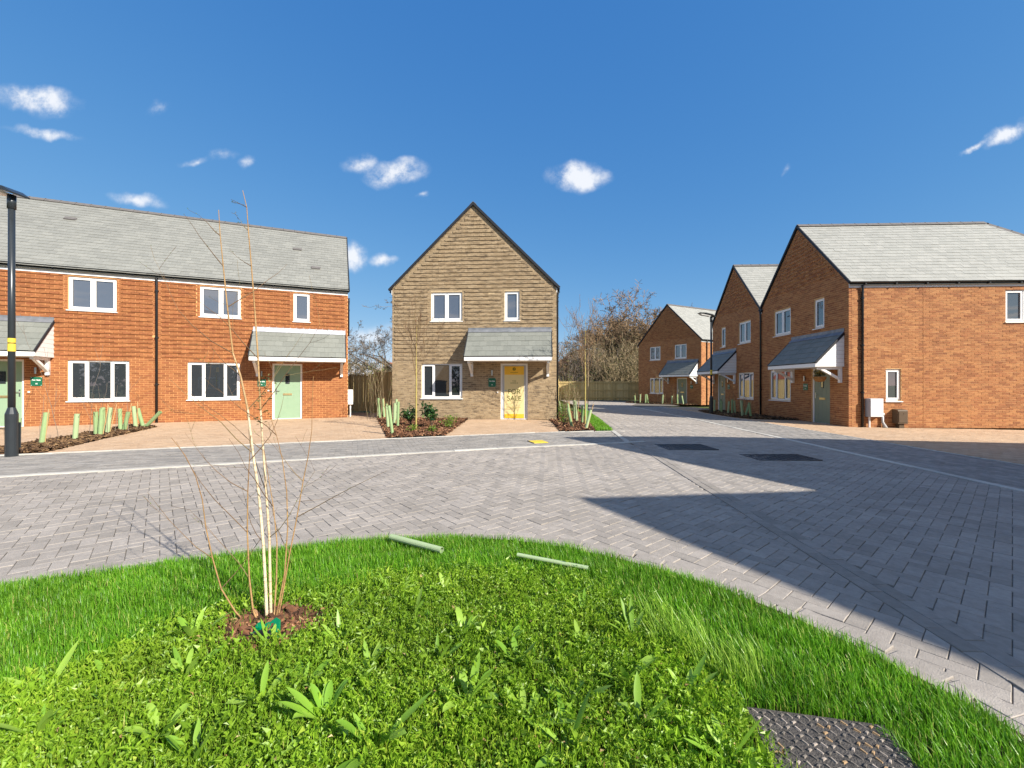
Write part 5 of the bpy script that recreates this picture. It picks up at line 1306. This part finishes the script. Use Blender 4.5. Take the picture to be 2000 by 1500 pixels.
# ------------------------------------------------------------------ shrubs and young trees in the beds
def shrub(name, label, x, y, h, r, mat, n, size, asp=.5, group=None):
    o = empty(name, (x, y, G(x, y) + .02), 0, label, 'shrub', group); sg = []
    tips = []
    for i in range(9):
        a = random.uniform(0, 6.28); e = Vector((math.cos(a) * r * random.uniform(.2, .9), math.sin(a) * r * random.uniform(.2, .9), h * random.uniform(.55, 1))); sg.append((Vector((0, 0, 0)), e * .5 + Vector((0, 0, .05 * h)), .008, .006, .5)); sg.append((e * .5 + Vector((0, 0, .05 * h)), e, .006, .003, .5)); tips.append(e)
    segs_mesh('stem', sg, M['bark'], 5, o); C = []
    for _ in range(n):
        e = random.choice(tips); C.append([*(e * random.uniform(.45, 1.02) + Vector((random.gauss(0, .06), random.gauss(0, .06), random.gauss(0, .04))))])
    C = np.array(C); C[:, 2] = np.maximum(C[:, 2], .02)
    leaves('foliage', C, rng.random(n) * 6.28, rng.normal(.3, .5, n), size * rng.uniform(.7, 1.25, n), np.full(n, asp), mat, parent=o, roll=rng.normal(0, .4, n))
    return o


shrub('laurel_shrub', 'dark glossy laurel in the bed, left of the young tree', -3.15, 13.1, .62, .34, M['laurel'], 170, .12)
shrub('laurel_shrub', 'dark glossy laurel in the bed, right of the young tree', -2.42, 12.7, .75, .42, M['laurel'], 220, .13)
for i, (x, y, h, r) in enumerate([(-1.98, 13.6, .28, .28), (-1.85, 12.6, .22, .2), (-2.75, 11.6, .12, .14), (-2.2, 11.5, .13, .16)]):
    shrub('ground_plant', ['low light green plant at the right end of the tan house bed', 'small light green plant near the path in the tan house bed', 'tiny plant by the foot of the young tree', 'tiny plant at the front edge of the tan house bed'][i], x, y, h, r, M['fresh'], 90, .07, .4)
for i, (x, y, h) in enumerate([(1.62, 13.1, .5), (1.75, 14.2, .7), (1.8, 16.5, .8)]):
    shrub('leafy_shrub', ['nearest', 'second', 'farthest'][i] + ' light green shrub against the side wall of the tan house', x, y, h, .2, M['fresh'], 120, .06, .5)


def whips(what, where, group, spots, h, mat, leafmat=None, nleaf=0):
    for i, (x, y) in enumerate(sorted(spots, key=lambda p: p[0] / p[1])):
        o = empty('hedge_plant', (x, y, G(x, y)), 0, f'{NTH[i]} {what} from the left {where}', 'shrub', group); sg = []
        twig(random, (0, 0, .0), (random.gauss(0, .12), random.gauss(0, .12), 1), h * random.uniform(.7, 1.1), .009, 2, sg, spread=.35, up=.5, wig=.08, kids=1, n=6, rmin=.0035)
        segs_mesh('stem', sg, mat, 4, o)
        if leafmat:
            k = max(4, int(nleaf * random.uniform(.2, 1.8) / len(spots))); C = np.array([[*s_[1]] for s_ in random.choices(sg, k=k)]); leaves('foliage', C, rng.random(k) * 6.28, rng.random(k), rng.uniform(.03, .055, k), np.full(k, .45), leafmat, parent=o)


whips('upright twiggy hedge plant', 'in the bed left of the tan house', 'hedge plants left of the tan house', [(-5.1 + random.uniform(-.35, .5), 16.2 + random.uniform(-.9, .5)) for _ in range(14)], 1.55, M['twig_t'], M['fresh'], 260)
whips('upright twiggy hedge plant', 'in the bed right of the tan house', 'hedge plants right of the tan house', [(2.1 + random.uniform(-.3, .5), 15.8 + random.uniform(-1.2, 3)) for _ in range(18)], 1.5, M['twig_t'], M['fresh'], 380)
whips('bare arching twig plant', 'in the bed before the terrace', 'twigs before the terrace', [(-10.7 + random.uniform(-.4, .3), 10.0 + random.uniform(-.8, 1.6)) for _ in range(7)], 1.5, M['twig_g'])
whips('sparse twiggy plant', 'before the middle red house', 'twigs before the middle red house', [(10.8 + random.uniform(-.2, .5), 20.8 + random.uniform(-2, 2.2)) for _ in range(7)], 1.2, M['twig_t'], M['fresh'], 60)
whips('sparse leafy twig plant', 'before the farthest red house', 'twigs before the farthest house', [(11.6 + random.uniform(-.8, 1.2), 32.6 + random.uniform(-.5, .6)) for _ in range(7)], 2.0, M['twig_t'], M['fresh'], 110)


def young_tree(label, x, y, h, stem, twm, nleaf=0, lm=None):
    o = empty('young_tree', (x, y, G(x, y)), 0, label, 'tree'); sg = [(Vector((0, 0, 0)), Vector((.01, 0, h * .45)), .026, .021, .8), (Vector((.01, 0, h * .45)), Vector((.0, .02, h * .72)), .021, .011, .8), (Vector((.0, .02, h * .72)), Vector((.02, 0, h * .97)), .011, .004, .8)]
    segs_mesh('trunk', sg, stem, 8, o); tg = []
    for i in range(9): twig(random, (0, 0, h * random.uniform(.42, .78)), (random.gauss(0, .45), random.gauss(0, .45), 1), h * random.uniform(.2, .34), .009, 2, tg, spread=.4, up=.5, wig=.08, kids=2, n=4, rmin=.004)
    segs_mesh('crown', tg, twm, 4, o)
    if lm:
        C = np.array([[*s[1]] for s in random.choices(tg, k=nleaf)]); leaves('bud', C, rng.random(nleaf) * 6.28, rng.random(nleaf), np.full(nleaf, .04), np.full(nleaf, .5), lm, parent=o)
    return o


M['stem_y'] = flat_mat('green_yellow_stem', (.36, .29, .09), .6, .3, var=.25, nscale=12)
M['red_bud'] = leaf_mat('red_bud', [(0, (.28, .09, .05)), (1, (.4, .16, .08))])
young_tree('slim young tree before the front window of the tan house', -2.72, 11.9, 3.1, M['stem_y'], M['twig_b'], 90, M['red_bud'])
young_tree('staked young tree with orange twigs in the bed right of the tan house', 2.42, 13.9, 3.6, M['stem_y'], M['twig_w'], 60, M['red_bud'])
young_tree('young birch on the far verge before the board fence', 4.25, 23.5, 4.4, M['twig_t'], M['twig_w'])

# hanging basket on the nearest red house
hb = empty('hanging_basket', (11.03, 15.05, G(11, 15) + 1.72), 0, 'woven hanging basket of yellow and green plants beside the olive door', 'hanging basket')
m = MB(); V = []; F = []; n = 16
for z, r in ((0, .2), (-.08, .19), (-.17, .13), (-.2, .0)):
    for i in range(n): t = 6.2832 * i / n; V.append((r * math.cos(t), r * math.sin(t), z))
for j in range(3):
    for i in range(n): F.append((j * n + i, j * n + (i + 1) % n, (j + 1) * n + (i + 1) % n, (j + 1) * n + i))
m.add(V, F); m.build('bowl', M['basket'], hb)
m = MB()
for a in (0, 2.1, 4.2): m.tube([(.19 * math.cos(a), .19 * math.sin(a), 0), (0, 0, .42)], .003, 5)
m.bar((0, 0, .42), (.42, 0, .42), .02, .02); m.bar((.42, 0, .2), (.42, 0, .44), .02, .02); m.bar((.2, 0, .42), (.42, 0, .22), .012, .012); m.build('bracket', M['black'], hb)
C = rng.normal(0, .08, (150, 3)); C[:, 2] = np.abs(C[:, 2]) * 1.1; leaves('foliage', C, rng.random(150) * 6.28, rng.normal(.6, .5, 150), rng.uniform(.05, .1, 150), np.full(150, .45), M['olive'], parent=hb)
C = rng.normal(0, .08, (50, 3)); C[:, 2] = np.abs(C[:, 2]) + .06
M['petal'] = leaf_mat('yellow_petal', [(0, (.7, .45, .03)), (1, (.8, .62, .1))]); leaves('flower', C, rng.random(50) * 6.28, rng.normal(.6, .5, 50), np.full(50, .05), np.full(50, .8), M['petal'], parent=hb)


# ------------------------------------------------------------------ background trees and houses
def bare_tree(label, x, y, h, spread_dir, mat_b, mat_t, seed, depth=5, limbs=7, r=.35, ivy=0, lean=(0, 0), tk=.34, sp=.62, rmin=.012, name='bare_tree', kids=2, flat=1.0):
    rs_ = random.Random(seed); o = empty(name, (x, y, G(x, y)), 0, label, 'tree'); tr = []; cr = []
    top = Vector((lean[0], lean[1], h * tk)); mid = top * .5 + Vector((rs_.gauss(0, .1), 0, 0)); tr += [(Vector((0, 0, -.2)), mid, r, r * .8, .4), (mid, top, r * .8, r * .62, .4)]
    segs = []
    for i in range(limbs):
        a = 6.28 * i / limbs + rs_.uniform(-.3, .3); st_ = top * rs_.uniform(.7, 1.0)
        d = Vector((math.cos(a) * flat + spread_dir[0], math.sin(a) * .8 + spread_dir[1], rs_.uniform(.35, 1.1)))
        twig(rs_, st_, d, h * rs_.uniform(.42, .56), r * .42, depth, segs, spread=sp, up=.12, wig=.17, kids=kids, n=5, shrink=.58, rmin=rmin)
    big = [s for s in segs if s[2] > r * .12]; small = [s for s in segs if s[2] <= r * .12]
    segs_mesh('trunk', tr + big, mat_b, 6, o); segs_mesh('crown', small, mat_t, 3, o)
    if ivy:
        C = []
        base_ = tr * 2 + [s for s in segs if s[2] > r * .2]
        for _ in range(ivy):
            s = rs_.choice(base_); t = rs_.random(); p = s[0].lerp(s[1], t); C.append([p.x + rs_.gauss(0, .38), p.y + rs_.gauss(0, .38), max(.2, p.z + rs_.gauss(0, .3))])
        C = np.array(C); n = len(C); leaves('ivy', C, rng.random(n) * 6.28, rng.normal(0, .7, n), rng.uniform(.16, .3, n), np.full(n, .7), M['ivy'], parent=o, roll=rng.normal(0, .4, n))
    return o, len(segs)


def thicket(label, x, y, h, r, mat, seed, lm=None, nleaf=0, ns=16, name='bare_shrub'):
    rs_ = random.Random(seed); o = empty(name, (x, y, G(x, y)), 0, label, 'shrub', 'shrubs behind the far fence'); sg = []
    for i in range(ns):
        p = Vector((rs_.uniform(-r, r), rs_.uniform(-r * .5, r * .5), 0)); twig(rs_, p, (p.x * .25 / r + rs_.gauss(0, .2), rs_.gauss(0, .25), 1), h * rs_.uniform(.6, .85), .06, 3, sg, spread=.55, up=.3, wig=.14, kids=2, n=5, shrink=.55, rmin=.013)
    segs_mesh('stem', sg, mat, 3, o)
    if lm:
        C = np.array([[*s[1]] for s in rs_.choices(sg, k=nleaf)]) + rng.normal(0, .15, (nleaf, 3)); leaves('foliage', C, rng.random(nleaf) * 6.28, rng.normal(0, .6, nleaf), rng.uniform(.12, .24, nleaf), np.full(nleaf, .5), lm, parent=o)
    return len(sg)


bare_tree('large bare oak with ivy on its limbs behind the far red house', 17.6, 58, 12.0, (-.35, 0), M['bark'], M['twig_w'], 11, depth=4, limbs=13, r=.42, ivy=13000, tk=.40, lean=(-.9, 0), flat=2.0, rmin=.024, sp=.66, kids=3)
bare_tree('wide bare tree rising behind the gap left of the tan house', -12.2, 44, 10.6, (-.5, 0), M['bark'], M['twig_g'], 5, depth=5, limbs=8, r=.3, tk=.3, flat=1.3, rmin=.014)
NS = 0
for i, (x, y, h, r, mt, lm, nl) in enumerate([(6.2, 50, 5.6, 1.6, 'twig_w', None, 0), (8.6, 49, 5.8, 1.7, 'twig_w', 'olive', 500), (11.0, 51, 5.6, 1.7, 'twig_t', 'olive', 700), (13.2, 50, 6.0, 1.6, 'twig_t', 'olive', 1000), (15.4, 52, 7.4, 1.7, 'twig_t', 'olive', 1100), (7.4, 45.5, 4.6, 1.3, 'twig_g', 'ivy', 500), (10.0, 45, 4.2, 1.3, 'twig_t', 'ivy', 500), (12.4, 45.5, 4.6, 1.3, 'twig_t', 'olive', 800)]):
    lab = ['leftmost tall reddish bare shrub behind the far fence', 'second tall reddish shrub behind the far fence', 'tall tan shrub in the middle behind the far fence', 'tall olive shrub below the left limbs of the oak', 'tall olive shrub below the trunk of the oak', 'low dark shrub behind the left part of the far fence', 'low dark shrub behind the middle of the far fence', 'low olive shrub behind the right part of the far fence'][i]
    thicket(lab, x, y, h, r, M[mt], 20 + i, M[lm] if lm else None, nl)
thicket('brown conifer hedge end behind the garden gate', -17.0, 43, 3.6, .9, M['twig_t'], 41, M['olive'], 1200)
thicket('pale bare shrub behind the garden gate', -14.2, 43.5, 3.0, 1.3, M['twig_t'], 42, M['olive'], 500)
thicket('small bright green shrub behind the garden gate', -12.6, 40, 2.5, .6, M['twig_t'], 43, M['fresh'], 400)


def far_house(label, x, y, ang, W, D, eave, rise, wall_m, roof_m):
    o = empty('distant_house', (x, y, G(x, y)), ang, label, 'house'); m = MB(); m.box(0, W, 0, D, -.1, eave); m.prism([(0, eave), (W, eave), (W / 2, eave + rise - .05)], 'y', .02, D - .02); m.build('wall', wall_m, o)
    m = MB(); t = .12
    for s in (-1, 1):
        e = W / 2 + s * (W / 2 + .3); ez = eave - .3 * rise / (W / 2)
        m.add([(W / 2, -.25, eave + rise), (e, -.25, ez), (e, D + .25, ez), (W / 2, D + .25, eave + rise), (W / 2, -.25, eave + rise + t), (e, -.25, ez + t), (e, D + .25, ez + t), (W / 2, D + .25, eave + rise + t)], ((0, 1, 2, 3), (4, 7, 6, 5), (0, 4, 5, 1), (1, 5, 6, 2), (2, 6, 7, 3)))
    m.build('roof', roof_m, o)
    m = MB()
    for s in (-1, 1): m.bar((W / 2 + s * (W / 2 + .3), -.28, eave - .3 * rise / (W / 2) - .02), (W / 2, -.28, eave + rise - .02), .03, .2)
    m.build('bargeboard', M['white'], o)
    for (a, b, c, d) in ((.15, .4, .18, .4), (.6, .85, .18, .4), (.15, .4, .6, .84), (.6, .85, .6, .84)):
        m = MB(); m.box(W * a, W * b, -.05, .02, eave * c, eave * d); w = m.build('window', M['white'], o)
        m = MB(); m.box(W * a + .08, W * b - .08, -.07, -.04, eave * c + .08, eave * d - .08); m.build('pane', M['glass'], w)


far_house('red tiled house far behind the gap left of the tan house', -18.6, 56, R(-28), 6, 8, 2.3, 1.9, M['tex_red'], M['tile_far'])
far_house('red brick house half hidden behind the thicket of shrubs', 8.2, 64, R(8), 7, 8, 4.6, 2.6, M['tex_red'], M['tile_far'])
far_house('pale brick house half hidden behind the oak', 14.8, 62, R(-10), 6, 8, 3.2, 2.2, M['tex_buff'], M['tile_far'])


# trees and houses on the other side of the road, behind the viewer: they show in the window panes
C = np.stack([rng.uniform(-60, 34, 9000), -30 + rng.normal(0, 1.6, 9000), np.zeros(9000)], 1); C[:, 2] = rng.random(9000) ** .8 * (4.2 + 1.6 * np.sin(C[:, 0] * .31) + 1.1 * np.sin(C[:, 0] * .9 + 1))
wood = leaves('woodland_edge', C, rng.random(9000) * 6.28, rng.normal(0, .7, 9000), rng.uniform(.5, 1.0, 9000), np.full(9000, .7), M['ivy']); tag(wood, 'dark belt of trees behind the viewer, seen only in the window panes', 'trees', kind='stuff')
far_house('brick house behind the viewer, left of the pair seen in the window panes', -14, -17, R(180), 7, 8, 5.0, 3.0, M['tex_buff'], M['tile_far'])
far_house('brick house behind the viewer, right of the pair seen in the window panes', -3, -18, R(180), 7, 8, 5.0, 3.0, M['tex_red'], M['tile_far'])
